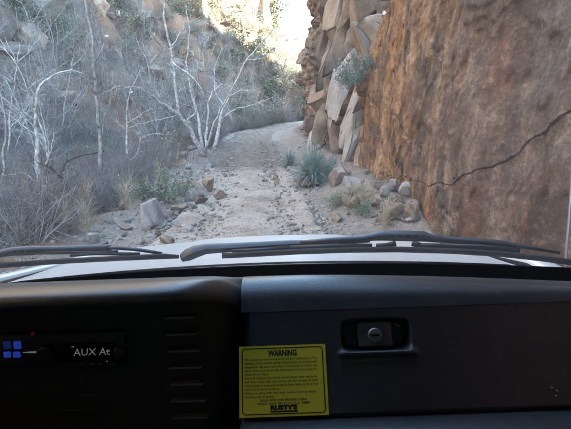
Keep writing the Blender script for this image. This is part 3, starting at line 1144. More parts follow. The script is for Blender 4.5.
# cabin shell: roof, pillars, doors with their panes, floor, tailgate
mb = MB()
mb.sweep(chaikin([(-0.70, 1.93), (-0.66, 2.0), (-0.3, 2.035), (0.3, 2.035), (0.66, 2.0), (0.70, 1.93)], 2)
         + chaikin([(0.66, 1.925), (0.62, 1.985), (0.28, 2.01), (-0.28, 2.01), (-0.62, 1.985), (-0.66, 1.925)], 2),
         [(Vector((CX, y, dz)), XF, ZF) for y, dz in ((0.74, -0.02), (0.66, 0.0), (-1.0, 0.01), (-2.0, -0.03))], True)
mb.build('roof', M_HEAD, car, True)
for sgn in (-1, 1):
    mb = MB()
    mb.bar((CX + sgn * 0.735, 0.965, 1.33), (CX + sgn * 0.675, 0.66, 1.97), 0.05, 0.07, (0, 1, 0))
    mb.build('pillar', M_HEAD, car, bevel=0.012)
    for y in (-0.35, -1.25, -1.95):
        mb = MB()
        mb.bar((CX + sgn * 0.75, y, 1.27), (CX + sgn * 0.68, y, 1.97), 0.10, 0.05, (1, 0, 0))
        mb.build('pillar', M_HEAD, car, bevel=0.012)
    mb = MB()
    mb.box((CX + sgn * 0.735, 0.28, 0.97), (0.045, 1.2, 0.62))
    d = mb.build('door', M_DASH, car, bevel=0.012)
    for (y0, y1) in ((0.70, -0.34), (-0.36, -1.24), (-1.26, -1.94)):
        mb = MB()
        mb.add([(CX + sgn * 0.752, y0 + (0.22 if y0 > 0 else 0), 1.28), (CX + sgn * 0.752, y1, 1.28), (CX + sgn * 0.682, y1, 1.965), (CX + sgn * 0.682, y0, 1.965)], [(0, 1, 2, 3)])
        mb.build('window_pane', M_GLASS if y0 > 0 else M_TINT, d, origin=(CX, 0, 0))
mb = MB()
mb.box((CX, -0.45, 0.60), (1.5, 3.1, 0.05))
mb.build('floor_pan', M_BLACK, car)
mb = MB()
mb.box((CX, -1.99, 1.0), (1.48, 0.06, 0.75))
tg = mb.build('tailgate', M_HEAD, car, bevel=0.01)
mb = MB()
mb.add([(CX - 0.70, -1.99, 1.37), (CX + 0.70, -1.99, 1.37), (CX + 0.64, -1.97, 1.96), (CX - 0.64, -1.97, 1.96)], [(0, 1, 2, 3)])
mb.build('rear_pane', M_TINT, tg, origin=(CX, 0, 0))
mb = MB()
mb.box((CX, 1.02, 0.98), (1.44, 0.05, 0.70))
mb.build('firewall', M_BLACK, car)
for sx in (-0.37, 0.37):
    mb = MB()
    mb.box((CX + sx, -0.28, 0.98), (0.50, 0.52, 0.16))
    st_ = mb.build('seat', M_HEAD, car, bevel=0.05, seg=3)
    mb = MB()
    mb.bar((CX + sx, -0.50, 1.0), (CX + sx, -0.68, 1.62), 0.48, 0.13, (0, 1, 0))
    mb.build('backrest', M_HEAD, st_, bevel=0.045, seg=3, origin=(CX, 0, 0))

# passenger side of the dashboard: rolled top, then a face that leans back toward the glass
FT = Vector((0, 0.718, 1.412))                         # top and bottom of the leaning face
FB = Vector((0, 0.645, at(400, 418.5, 0.645).z))
FW = (FT - FB).normalized()                            # up along the face
FN = Vector((0, -FW.z, FW.y))                          # out of the face, toward the seat
F_LEN = (FT - FB).length


def on_face(px, py):
    Y = 0.68
    for _ in range(25):
        z = at(px, py, Y).z
        Y = FB.y + (z - FB.z) * FW.y / FW.z
    return at(px, py, Y)


def face(x, t_, out=0.0):
    return Vector((x, FB.y, FB.z)) + FW * t_ + FN * out


def face_t(p):
    return (Vector(p) - Vector((p[0], FB.y, FB.z))).dot(FW)


prof = chaikin([(0.910, 1.35), (0.900, 1.404), (0.840, 1.428), (0.795, 1.446), (0.762, 1.448), (0.738, 1.438), (FT.y - 0.0005, FT.z)], 3)
prof = prof + [(0.76, 1.38)]
mb = MB()
xs_ = np.r_[np.linspace(-0.074, 0.67, 16)]
for x in xs_:
    for (y, z) in prof:
        mb.v.append((x, y, z - 0.030 * float(sstep(0.716, 0.765, y)) * (max(x, 0) / 0.5) ** 1.4))
m_ = len(prof)
for i in range(len(xs_) - 1):
    for k_ in range(m_):
        k2 = (k_ + 1) % m_
        mb.f.append((i * m_ + k_, i * m_ + k2, (i + 1) * m_ + k2, (i + 1) * m_ + k_))
mb.f.append(tuple(range(m_))[::-1])
mb.f.append(tuple((len(xs_) - 1) * m_ + k_ for k_ in range(m_)))
dash = mb.build('dashboard', M_DASH, car, True)
dash.data.set_sharp_from_angle(angle=math.radians(55))
mb = MB()                                              # matt black panel filling the gap between dash and glass
for x in np.linspace(-0.70, 0.70, 25) + CX:
    mb.v += [(x, ws_y(x) - 0.014, 1.368), (x, 0.86, 1.335)]
for i in range(24):
    mb.f.append((2 * i, 2 * i + 1, 2 * i + 3, 2 * i + 2))
mb.build('dash_gap_panel', M_FRIT, car)
# glove box door: a finely divided face with the latch well pressed into it
mpp = 0.737 / F_PX
l0, l1, lb_, lt_ = on_face(340, 334), on_face(412, 334), on_face(376, 351), on_face(376, 318)
lcx, lct = (l0.x + l1.x) / 2, (face_t(lb_) + face_t(lt_)) / 2
lhw, lht = (l1.x - l0.x) / 2, (face_t(lt_) - face_t(lb_)) / 2
gxs, gts = np.arange(-0.068, 0.665, 0.003), np.linspace(0.0, F_LEN - 0.0008, 64)
DX, DT = np.meshgrid(gxs, gts, indexing='ij')
qx, qz = np.abs(DX - lcx) / lhw, np.abs(DT - lct) / lht
sup = (qx ** 6 + qz ** 5) ** (1 / 5.0)
well = sstep(1.0, 0.80, sup)
lipz = np.exp(-((DT - (lct - 1.12 * lht)) / 0.005) ** 2) * sstep(1.2, 0.95, qx)
rnd = 0.010 * (sstep(0.010, 0.0, DT) + sstep(-0.060, -0.068, DX))
OUT_ = -0.026 * well + 0.006 * lipz - rnd
V1 = np.stack([DX - CX, FB.y + FW.y * DT + FN.y * OUT_, FB.z + FW.z * DT + FN.z * OUT_], -1).reshape(-1, 3)
gb = link('glove_box_door', np_mesh('glove_box_door', V1, grid_faces(len(gxs), len(gts)), [M_DASH], True), car)
FR = Matrix((XF, -FN, FW)).transposed()                # face frame: x across, y into the door, z up the face
mb = MB()
pa, pb, pt, pbm = on_face(358, 334), on_face(393, 334), on_face(375, 321), on_face(375, 347)
mb.box(face((pa.x + pb.x) / 2, (face_t(pt) + face_t(pbm)) / 2, -0.012), (pb.x - pa.x, 0.018, face_t(pt) - face_t(pbm)), FR)
mb.build('latch', M_DASH, gb, bevel=0.003, origin=(CX, 0, 0))
lk = on_face(375, 335)
tk = face_t(lk)
mb = MB()
mb.tube([face(lk.x, tk, -0.006), face(lk.x, tk, -0.0005), face(lk.x, tk, 0.001)], [7.2 * mpp, 7.2 * mpp, 6.0 * mpp], 24)
mb.build('lock_cylinder', plain('lock_metal', (0.20, 0.20, 0.21), 0.35, 0.4), gb, origin=(CX, 0, 0))
mb = MB()
mb.box(face(lk.x, tk, 0.0015), (8.5 * mpp, 0.0014, 1.7 * mpp), FR)
mb.build('key_slot', M_FRIT, gb, origin=(CX, 0, 0))
# ledge under the door, catching the light
lz = at(420, 423.5, 0.625).z
mb = extrude_x(chaikin([(0.80, lz - 0.006), (0.66, lz - 0.002), (0.612, lz - 0.004), (0.595, lz - 0.02), (0.60, lz - 0.09)], 2) + [(0.80, lz - 0.09)], [(-0.075, 0, 0), (0.3, 0, 0), (0.67, 0, 0)])
o_ = mb.build('dash_ledge', M_DASH, car, True)
o_.data.set_sharp_from_angle(angle=math.radians(50))
for (a, b) in ((552, 388), (557, 391), (556, 396)):      # small scuffs low on the door
    p = on_face(a, b)
    mb = MB()
    mb.tube([face(p.x, face_t(p), 0.0), face(p.x, face_t(p), 0.002)], [0.0022, 0.0015], 8)
    mb.build('scuff', plain('scuff_grey', (0.16, 0.17, 0.19), 0.5), gb, origin=(CX, 0, 0))

# instrument and radio pod on the left, its visor nearer than the dash
prof = chaikin([(0.930, 1.35), (0.900, 1.414), (0.74, 1.466), (0.645, 1.494), (0.612, 1.494), (0.596, 1.487), (0.596, 1.474), (0.628, 1.466)], 3) + [(0.652, 1.45), (0.664, 1.12), (0.98, 1.10)]
xs = [(-0.76, 0, 0), (-0.5, 0, 0), (-0.3, 0, 0), (-0.175, 0, 0), (-0.150, 0.004, -0.001), (-0.130, 0.014, -0.004), (-0.114, 0.030, -0.010), (-0.102, 0.055, -0.020), (-0.092, 0.085, -0.034), (-0.083, 0.12, -0.052), (-0.076, 0.15, -0.07)]
mb = MB()
for x, dy, dz in xs:
    for (y, z) in prof:
        w_ = sstep(0.99, 0.60, y)
        wz_ = sstep(1.40, 1.47, z)
        mb.v.append((x, y + dy * float(w_), z + dz * float(wz_)))
m_ = len(prof)
for i in range(len(xs) - 1):
    for k_ in range(m_):
        k2 = (k_ + 1) % m_
        mb.f.append((i * m_ + k_, i * m_ + k2, (i + 1) * m_ + k2, (i + 1) * m_ + k_))
mb.f.append(tuple(range(m_))[::-1])
mb.f.append(tuple((len(xs) - 1) * m_ + k_ for k_ in range(m_)))
pod = mb.build('instrument_pod', M_POD, car, True)
pod.data.set_sharp_from_angle(angle=math.radians(60))
PY_ = 0.6525
for i in range(7):                                    # air vent slats on the right of the pod
    y_px = 317 + i * 16.5
    a, b = at(166 + i * 1.2, y_px + 0.5, 0.648), at(196 + i * 2.0, y_px - 0.5, 0.648)
    mb = MB()
    mb.bar(a, b, 0.016, 0.0028, (0, 0.25, 1))
    mb.build('vent_slat', M_SLAT, pod, origin=(CX, 0, 0))
for (a, b) in (((212, 360), (214, 388)),):
    mb = MB()
    p, q = at(201, 387, 0.645), at(201, 381, 0.645)
    mb.tube([p, q], 0.004, 8)
    mb.build('vent_thumbwheel', M_DASH, pod, origin=(CX, 0, 0))
mb = MB()
p0, p1 = at(50, 396, 0.652), at(112, 394, 0.652)
mb.bar(p0, p1, 0.004, 0.0012)
mb.build('control_slot', M_DASH, pod, origin=(CX, 0, 0))
mb = MB()
p0, p1 = at(58, 410, 0.652), at(100, 409, 0.652)
mb.bar(p0, p1, 0.004, 0.0012)
mb.build('control_slot', M_DASH, pod, origin=(CX, 0, 0))


def text_mesh(body, size, mat, name='lettering', align='CENTER', shear=0.0, bold=0.0):
    cu = bpy.data.curves.new(name, 'FONT')
    cu.body = body
    cu.size = size
    cu.align_x = align
    cu.align_y = 'CENTER'
    cu.shear = shear
    cu.offset = bold
    cu.resolution_u = 2
    ob = bpy.data.objects.new(name, cu)
    COL.objects.link(ob)
    dg = bpy.context.evaluated_depsgraph_get()
    me = bpy.data.meshes.new_from_object(ob.evaluated_get(dg))
    bpy.data.objects.remove(ob)
    return np.array([v.co[:] for v in me.vertices]).reshape(-1, 3), [tuple(p.vertices) for p in me.polygons]


def put_text(mb, body, size, c, U, W, max_w=None, **kw):
    V, Fc = text_mesh(body, size, None, **kw)
    if len(V) == 0:
        return
    sx = 1.0
    if max_w and np.ptp(V[:, 0]) > 1e-6 and kw.get('fit', False):
        sx = max_w / np.ptp(V[:, 0])
    mb.add([Vector(c) + U * (float(v[0]) * sx) + W * float(v[1]) for v in V], Fc)


# radio with lit buttons and display
mb = MB()
r0, r1 = at(-12, 350, 0.647), at(126, 348, 0.647)
mb.box(((r0.x + r1.x) / 2, 0.662, (r0.z + r1.z) / 2), (r1.x - r0.x, 0.034, 0.048))
radio = mb.build('radio', M_BLACK, car, bevel=0.003)
RY_ = 0.6445
for (a, b, w, h, m) in ((17.5, 345, 7, 8, M_LED), (17.0, 354.5, 7, 6, M_LED), (7.5, 345, 7, 8, M_LEDDIM), (7.5, 354.5, 7, 6, M_LED)):
    p = at(a, b, RY_)
    mb = MB()
    mb.box((p.x, RY_, p.z), (w * mpp * .92, 0.004, h * mpp * .92))
    mb.build('button', m, radio, bevel=0.001, origin=(CX, 0, 0))
for i_ in range(6):
    p = at(66 + i_ * 9, 364.5, RY_)
    mb = MB()
    mb.box((p.x, RY_, p.z), (7 * mpp, 0.004, 3.4 * mpp))
    mb.build('button', M_DASH, radio, bevel=0.0008, origin=(CX, 0, 0))
p = at(120, 350, RY_)
mb = MB()
mb.tube([(p.x, RY_ + 0.002, p.z), (p.x, RY_ - 0.007, p.z), (p.x, RY_ - 0.008, p.z)], [0.0075, 0.007, 0.006], 18)
mb.build('knob', M_DASH, radio, origin=(CX, 0, 0))
p = at(90, 352, RY_)
mb = MB()
mb.box((p.x, RY_ + 0.0006, p.z), (52 * mpp, 0.0012, 19 * mpp))
mb.build('display', plain('display_black', (0.004, 0.004, 0.005), 0.25), radio, origin=(CX, 0, 0))
mb = MB()
put_text(mb, 'AUX At', 9.2 * mpp * 1.1, (p.x + 0.002, RY_ - 0.0008, p.z), XF, ZF, shear=0.15)
mb.box((at(73, 346.5, RY_).x, RY_ - 0.0006, at(73, 346.5, RY_).z), (0.0035, 0.0006, 0.0012))
mb.box((at(108, 351, RY_).x, RY_ - 0.0006, at(108, 351, RY_).z), (0.0045, 0.0006, 0.0012))
mb.box((at(107, 361, RY_).x, RY_ - 0.0006, at(107, 361, RY_).z), (0.002, 0.0006, 0.0012))
mb.build('lettering', M_DISP, radio, origin=(CX, 0, 0))
mb = MB()
p = at(48, 351, RY_)
mb.tube([(p.x, RY_ + 0.002, p.z), (p.x, RY_ - 0.010, p.z), (p.x, RY_ - 0.011, p.z)], [0.011, 0.0105, 0.009], 20)
mb.build('knob', M_BLACK, radio, origin=(CX, 0, 0), smooth=False)
mb = MB()
p, q = at(23, 352.5, RY_), at(36, 352, RY_)
mb.bar((p.x, RY_, p.z), (q.x, RY_, q.z), 0.001, 0.0006, (0, 0, 1), 0.001, 0.0028)
mb.build('pointer', M_DISP, radio, origin=(CX, 0, 0))
mb = MB()
p = at(32.5, 334, RY_)
mb.tube([(p.x, RY_ + 0.003, p.z), (p.x, RY_ - 0.001, p.z)], 0.0022, 10)
mb.build('indicator_lamp', M_RED, radio, origin=(CX, 0, 0))

# yellow warning sticker on the glove box door
c00, c10, c01, c11 = on_face(238, 347), on_face(325.5, 343.5), on_face(240.5, 418), on_face(328.5, 414.5)
SW, SH = (c10.x - c00.x + c11.x - c01.x) / 2, (face_t(c00) + face_t(c10) - face_t(c01) - face_t(c11)) / 2
scx, sct = (c00.x + c10.x + c01.x + c11.x) / 4, (face_t(c00) + face_t(c10) + face_t(c01) + face_t(c11)) / 4
mb = MB()
mb.box(face(scx, sct, 0.0008), (SW, 0.001, SH), FR)
st_o = mb.build('warning_sticker', M_YELLOW, car)
st_o['label'] = 'yellow warning sticker with black print'
mb = MB()


def s_pt(u, w):
    return face(scx + u, sct + w, 0.0018)


def s_line(u0, w0, u1, w1, th):
    n = 8
    for i in range(n):
        a, b = i / n, (i + 1) / n
        p, q = s_pt(u0 + (u1 - u0) * a, w0 + (w1 - w0) * a), s_pt(u0 + (u1 - u0) * b, w0 + (w1 - w0) * b)
        d_ = (q - p).normalized()
        n_ = d_.cross(FN) * th / 2
        mb.add([p - n_, q - n_, q + n_, p + n_], [(0, 1, 2, 3)])


bw, bh, cr = SW / 2 * 0.925, SH / 2 * 0.925, SW * 0.035
pts = []
for (sx, sz, a0) in ((1, 1, 0), (-1, 1, 90), (-1, -1, 180), (1, -1, 270)):
    for j in range(5):
        an = math.radians(a0 + 22.5 * j)
        pts.append((sx * (bw - cr) + cr * math.cos(an), sz * (bh - cr) + cr * math.sin(an)))
for a, b in zip(pts, pts[1:] + pts[:1]):
    s_line(a[0], a[1], b[0], b[1], SW * 0.011)


def s_text(body, w, size, width=None, bold=0.0, left=False):
    V, Fc = text_mesh(body, size, None, bold=bold)
    V[:, 0] -= (V[:, 0].min() + V[:, 0].max()) / 2
    if width:
        V[:, 0] *= width / np.ptp(V[:, 0])
    off = (-bw * 0.94 - V[:, 0].min()) if left else 0.0
    mb.add([s_pt(float(v[0]) + off, w + float(v[1])) for v in V], Fc)


L = SH / 71.5
s_text('WARNING', 27.5 * L, 8.0 * L, SW * 0.33, 0.0004)
body = [('This vehicle has been modified to enhance performance. The', 0.90), ('handling of this vehicle will be different than the vehicle was', 0.90),
        ('designed for. Be aware at all times. The chances of rollover and', 0.90), ('loss of control can occur with sharp turns and abrupt stops or', 0.89),
        ('other driver input.', 0.30),
        ('   You and others in the vehicle should always wear seat belts', 0.89), ('and drive slowly, with care, on and off the road and on trails', 0.90),
        ('where rough or steep ground may be found, failing to do so may', 0.90), ('cause loss of control of the car.', 0.43),
        ('   Failure to drive with care may result in serious injury.', 0.88), ('Drive safely, wear your seat belt.', 0.36)]
for i, (tx_, wd) in enumerate(body):
    s_text(tx_, (21.6 - 3.75 * i) * L, 3.1 * L, SW * 0.92 * wd, 0.00003, True)
s_text('DRIVE WITH CARE AROUND TURNS', -19.6 * L, 3.0 * L, SW * 0.52, 0.00006)
s_text('WEAR SEAT BELTS AT ALL TIMES', -23.0 * L, 3.0 * L, SW * 0.60, 0.00006)
s_text("RUSTY'S", -27.2 * L + 0.0 * L, 6.0 * L, SW * 0.30, 0.0006)
s_line(-SW * 0.15, -30.8 * L, SW * 0.155, -30.8 * L, 1.6 * L)
mb.build('lettering', M_INK, st_o, origin=(CX, 0, 0))

# steering wheel, beyond the left edge of the picture
mb = MB()
ctr = Vector((CX - 0.45, 0.40, 1.36))
ax = Vector((0, -0.92, 0.4)).normalized()
ua, ub = XF, ax.cross(XF)
mb.tube([ctr + ua * (0.185 * math.cos(a)) + ub * (0.185 * math.sin(a)) for a in np.linspace(0, 2 * math.pi, 33)], 0.014, 10, False)
sw_ = mb.build('steering_wheel', M_BLACK, car, True)
mb = MB()
mb.tube([ctr + ax * 0.01, ctr - ax * 0.05], [0.07, 0.06], 16)
for a in (0.0, math.pi, -math.pi / 2):
    mb.bar(ctr, ctr + (ua * math.cos(a) + ub * math.sin(a)) * 0.18, 0.03, 0.012, ax)
mb.build('hub', M_BLACK, sw_, origin=(CX, 0, 0))
mb = MB()
mb.tube([ctr - ax * 0.04, ctr - ax * 0.30], 0.035, 12)
mb.build('steering_column', M_BLACK, car)


# wipers resting at the foot of the glass
def wp(px, py, off=0.03):
    Y = 1.1
    for _ in range(8):
        x = at(px, py, Y).x
        Y = ws_y(x) + off
    return at(px, py, Y)


def wbar(mb, pts, hs, ws, off=0.03):
    q = [wp(a, b, off) for a, b in pts]
    up = Vector((0, -0.35, 1)).normalized()
    prof = [(-0.5, -0.5), (-0.5, 0.25), (-0.25, 0.5), (0.25, 0.5), (0.5, 0.25), (0.5, -0.5)]
    fr_ = []
    for i, p in enumerate(q):
        t_ = (q[min(i + 1, len(q) - 1)] - q[max(i - 1, 0)]).normalized()
        s_ = t_.cross(up).normalized()
        fr_.append((p, s_ * ws[i], s_.cross(t_).normalized() * hs[i] * 1.12))
    mb.sweep(prof, fr_, True)


U = 1.15 / F_PX
mb = MB()                                              # the passenger-side wiper, the arm first
wbar(mb, [(181, 257.5), (187, 254.5), (195, 251), (206, 248.2), (230, 247), (262, 244.8), (292, 243), (330, 242.5), (370, 240)],
     [4 * U, 8 * U, 8.5 * U, 7 * U, 6 * U, 5 * U, 4.5 * U, 3 * U, 2.5 * U], [0.022, 0.026, 0.026, 0.022, 0.02, 0.018, 0.016, 0.012, 0.01], 0.040)
w1 = mb.build('wiper', M_WIPER, car, True)
w1.data.set_sharp_from_angle(angle=math.radians(40))
mb = MB()
wbar(mb, [(300, 242.5), (330, 240), (362, 238), (376, 236), (384, 235), (424, 235.8), (432, 238), (452, 239.5), (500, 242.5), (520, 246), (560, 252.5)],
     [3 * U, 4 * U, 4 * U, 6 * U, 7.5 * U, 7.5 * U, 5.5 * U, 4.5 * U, 4 * U, 2.6 * U, 1.8 * U], [0.008, 0.01, 0.012, 0.016, 0.018, 0.018, 0.014, 0.012, 0.011, 0.009, 0.006], 0.034)
mb.build('bridge', M_WIPER, w1, True, origin=(CX, 0, 0))
mb = MB()
for seg in ([(232, 251.5), (262, 250), (290, 247.8)], [(290, 247.8), (330, 246), (372, 246)], [(388, 245), (396, 243)], [(412, 243), (420, 245)], [(440, 245.5), (480, 246.5), (520, 250)], [(376, 246), (388, 245.5)], [(420, 245.5), (440, 246)]):
    wbar(mb, seg, [4.4 * U] * len(seg), [0.008] * len(seg), 0.030)
mb.build('claw', M_WIPER, w1, True, origin=(CX, 0, 0))
mb = MB()
wbar(mb, [(222, 255.5), (250, 254.0), (300, 251.3), (350, 249.6), (400, 249.2), (450, 250.6), (500, 253.6), (540, 257.8), (575, 262.5)], [4.6 * U] * 9, [0.008] * 9, 0.024)
mb.build('blade', M_RUBBER, w1, True, origin=(CX, 0, 0))
mb = MB()
for x_ in (392, 400, 408, 416):
    p = wp(x_, 235.5 + (x_ - 392) * 0.02, 0.0245)
    mb.box(p, (0.007, 0.003, 0.003))
mb.build('clip_hole', M_FRIT, w1, origin=(CX, 0, 0))
mb = MB()
c_ = wp(190, 254.5, 0.045)
mb.tube([c_ + Vector((0, 0.006, -0.008)), c_ + Vector((0, 0, 0.006)), c_ + Vector((0, -0.003, 0.010))], [0.011, 0.010, 0.007], 16)
mb.build('pivot_cap', M_WIPER, w1, True, origin=(CX, 0, 0))

mb = MB()                                              # the driver-side wiper
wbar(mb, [(-70, 262), (-30, 255.5), (0, 253.2), (12, 251), (30, 250), (60, 249), (106, 247.2), (112, 247.5)],
     [7 * U, 6 * U, 5 * U, 6 * U, 6.5 * U, 5 * U, 4.5 * U, 3 * U], [0.022, 0.02, 0.016, 0.016, 0.016, 0.013, 0.012, 0.01], 0.034)
w2 = mb.build('wiper', M_WIPER, car, True)
mb = MB()
wbar(mb, [(104, 247.5), (118, 247.6), (135, 249), (150, 251.2), (162, 253.6)], [2.5 * U, 2.6 * U, 2.4 * U, 2.2 * U, 2 * U], [0.008] * 5, 0.032)
wbar(mb, [(40, 252.5), (70, 252), (98, 252.5), (118, 251.5)], [2.6 * U] * 4, [0.007] * 4, 0.030)
wbar(mb, [(70, 255), (95, 253.2), (118, 253.5), (140, 254)], [2.4 * U] * 4, [0.007] * 4, 0.029)
mb.build('claw', M_WIPER, w2, True, origin=(CX, 0, 0))
mb = MB()
wbar(mb, [(-60, 271), (0, 265.2), (40, 262.3), (80, 260), (120, 258), (165, 256), (179, 256.5)], [4.2 * U] * 5 + [4.6 * U, 2.5 * U], [0.007] * 7, 0.024)
mb.build('blade', M_RUBBER, w2, True, origin=(CX, 0, 0))
mb = MB()
for x_ in (15, 22, 29):
    mb.box(wp(x_, 251.2 - (x_ - 15) * 0.04, 0.0245), (0.006, 0.003, 0.003))
mb.build('clip_hole', M_FRIT, w2, origin=(CX, 0, 0))

# whip antenna on the right fender
mb = MB()
ab = at(563.5, 290, 1.30)
mb.tube([ab, ab + Vector((0.0, 0.0, 0.06)), ab + Vector((0.002, 0, 0.9))], [0.0042, 0.0036, 0.0022], 8)
an_ = mb.build('antenna', M_METAL, car, True)
mb = MB()
mb.tube([ab + Vector((0, 0, -0.05)), ab + Vector((0, 0, -0.01)), ab + Vector((0, 0, 0.012))], [0.02, 0.014, 0.006], 12)
mb.build('antenna_base', M_BLACK, an_, True, origin=(CX, 0, 0))


# ------------------------------------------------------------------ broken rock beyond the smooth face: slabs are pieces of the cliff
def slab(px, py, w, h, Y, tilt, key, i, thick=1.0):
    p = at(px, py, Y)
    m = Y / F_PX
    me = SLABS[key][i % 4]
    hz = max(v.co.z for v in me.vertices)
    W_, H_ = w * m * 1.6, h * m * 1.3
    p = p + Vector((0.48, 0.35, 0))
    R = Euler((random.uniform(-0.06, 0.06), math.radians((13 if tilt >= 0 else -13) + tilt * 0.15), random.uniform(-0.15, 0.15)))
    loc = p - R.to_matrix() @ Vector((0, 0, H_ / 2))
    o = link('rock_slab', me, cliff, loc=loc, rot=R, scale=(W_, max(W_ * thick, 0.35), H_ / hz))
    return o


SL = [(334, 40, 20, 60, 16.6, 6, 'rock', 0), (322, 30, 18, 56, 18.0, -5, 'tan', 2), (314, 40, 12, 50, 19.6, 4, 'dark', 1), (328, 10, 16, 40, 17.4, 12, 'rock', 3), (318, 60, 16, 50, 19.0, 3, 'rock', 1), (344, 24, 15, 72, 14.6, -14, 'tan', 1), (352, 44, 12, 40, 14.0, -20, 'pale', 2),
      (374, 12, 30, 34, 12.9, 20, 'rock', 2), (362, 30, 26, 26, 12.8, -30, 'pale', 0), (366, 50, 22, 32, 12.7, 10, 'tan', 3), (331, 82, 17, 62, 15.2, 15, 'pale', 1),
      (323, 100, 14, 46, 15.8, 12, 'pale', 2), (341, 112, 13, 62, 14.2, 16, 'pale', 3), (336, 140, 15, 50, 13.8, 8, 'pale', 0), (307, 103, 16, 34, 21.0, -8, 'tan', 2),
      (313, 126, 12, 34, 18.5, 6, 'tan', 0), (306, 138, 10, 30, 20.5, 0, 'pale', 1), (352, 118, 16, 90, 13.2, 6, 'rock', 3), (357, 155, 14, 62, 12.6, 2, 'rock', 1),
      (324, 140, 12, 34, 16.5, -4, 'rock', 0), (346, 70, 15, 44, 14.2, 18, 'tan', 2), (336, 52, 12, 36, 15.6, -8, 'rock', 2), (358, 84, 15, 50, 13.0, 12, 'rock', 0),
      (305, 120, 10, 22, 22.5, 14, 'dark', 3), (316, 88, 10, 32, 18.0, -12, 'rock', 1), (300, 118, 8, 22, 25.0, 5, 'tan', 1), (346, 168, 13, 40, 12.9, -6, 'tan', 2),
      (338, 4, 16, 40, 15.8, 8, 'tan', 3), (352, 2, 16, 40, 14.4, -6, 'rock', 0), (318, 4, 14, 36, 19.0, 0, 'dark', 2), (366, 100, 10, 60, 12.4, 4, 'tan', 1)]
for a in SL:
    slab(*a)
# boulders at the foot of the right wall
boulder('large grey boulder at the foot of the cliff beside the spiky plant', 341, 200, 11.4, 0.75, 0.55, 'rock', 0, sink=0.22)
boulder('low pale grey boulder at the cliff foot, right of the spiky plant', 353, 213, 10.0, 0.75, 0.42, 'pale', 1)
boulder('tan upright boulder against the base of the smooth cliff', 424, 222, 8.3, 0.36, 0.34, 'tan', 2)
boulder('pale block lying against the cliff base next to a tan boulder', 407, 216, 8.7, 0.38, 0.30, 'pale', 3)
boulder('rounded pale boulder at the right end of the cliff-foot rubble', 438, 230, 7.7, 0.33, 0.24, 'tan', 4)
boulder('small pale rock against the cliff below the left end of the crack', 392, 214, 9.2, 0.28, 0.26, 'pale', 0)
boulder('flat tan rock low in the cliff-foot rubble', 378, 222, 8.6, 0.40, 0.18, 'tan', 1)
boulder('dark rock in the shade under the spiky blue-green plant', 312, 186, 12.3, 0.6, 0.30, 'dark', 2)
# boulders on the left shoulder
boulder('big pale boulder on the left shoulder in front of the green bush', 152, 225, 8.6, 0.62, 0.56, 'pale', 0, sink=0.15)
boulder('brown angular boulder at the left edge of the road', 197, 193, 11.5, 0.46, 0.40, 'tan', 3)
boulder('tilted tan boulder leaning on the brown one at the road edge', 209, 189, 12.0, 0.50, 0.42, 'tan', 0)
boulder('dark reddish rock below the pair of tan boulders', 199, 203, 10.4, 0.34, 0.20, 'dark', 1)
boulder('small tan rock on the road side of the tan boulders', 217, 196, 11.2, 0.30, 0.20, 'tan', 2)
r = random.Random(21)
for i in range(34):                                    # dry creek boulders among the trees
    a, b, Y = r.uniform(140, 196), 0, r.uniform(20, 31)
    p = at(a, 150, Y)
    w = r.uniform(0.3, 0.85)
    o = link('boulder', ROCKS[r.choice(['rock', 'pale', 'rock'])][r.randrange(5)], loc=(p.x, p.y, surf(p.x, p.y) - 0.08 * w), rot=(0, 0, r.uniform(0, 6.28)), scale=(w, w * 0.9, w * 0.8))
    tag(o, 'grey creek boulder in the jumble behind the green bush', 'boulder', 'boulders in the dry creek')
for i in range(75):                                    # rubble along the foot of the wall
    y = 7.6 + 16 * r.random() ** 1.7
    x = wall_x(y, 0.3) - abs(r.gauss(0, 0.5)) - 0.08
    if x < float(xc(y)) + 1.25:
        continue
    w = min(0.3, 0.06 + 0.08 * r.expovariate(1.2))
    o = link('stone', STONES[r.choice(['rock', 'pale', 'tan'])][r.randrange(5)], loc=(x, y, surf(x, y) - 0.2 * w), rot=(r.uniform(-.3, .3), 0, r.uniform(0, 6.28)), scale=(w, w, w * r.uniform(0.7, 1.1)))
    tag(o, 'loose stone in the rubble along the cliff foot', 'stone', 'stones along the cliff foot')
for i in range(26):                                    # the heap of blocks at the near end of the wall foot
    y = r.uniform(7.5, 9.6)
    x = wall_x(y, 0.3) - abs(r.gauss(0, 0.22)) - 0.06
    w = r.uniform(0.12, 0.30)
    o = link('stone', STONES[r.choice(['pale', 'tan', 'rock'])][r.randrange(5)], loc=(x, y, surf(x, y) - 0.15 * w), rot=(r.uniform(-.4, .4), r.uniform(-.4, .4), r.uniform(0, 6.28)), scale=(w, w, w * r.uniform(0.7, 1.1)))
    tag(o, 'fallen block in the pale heap at the near end of the cliff foot', 'stone', 'fallen blocks at the cliff foot')
for i in range(150):                                   # rubble on the left shoulder
    y = 5.6 + 13 * r.random() ** 1.3
    x = float(xc(y)) - 1.15 - abs(r.gauss(0, 0.75))
    w = min(0.34, 0.07 + 0.09 * r.expovariate(1.3))
    o = link('stone', STONES[r.choice(['rock', 'pale', 'pale', 'tan'])][r.randrange(5)], loc=(x, y, surf(x, y) - 0.22 * w), rot=(r.uniform(-.4, .4), r.uniform(-.4, .4), r.uniform(0, 6.28)), scale=(w, w, w * r.uniform(0.6, 1.0)))
    tag(o, 'loose stone in the rubble on the left shoulder of the road', 'stone', 'stones on the left shoulder')
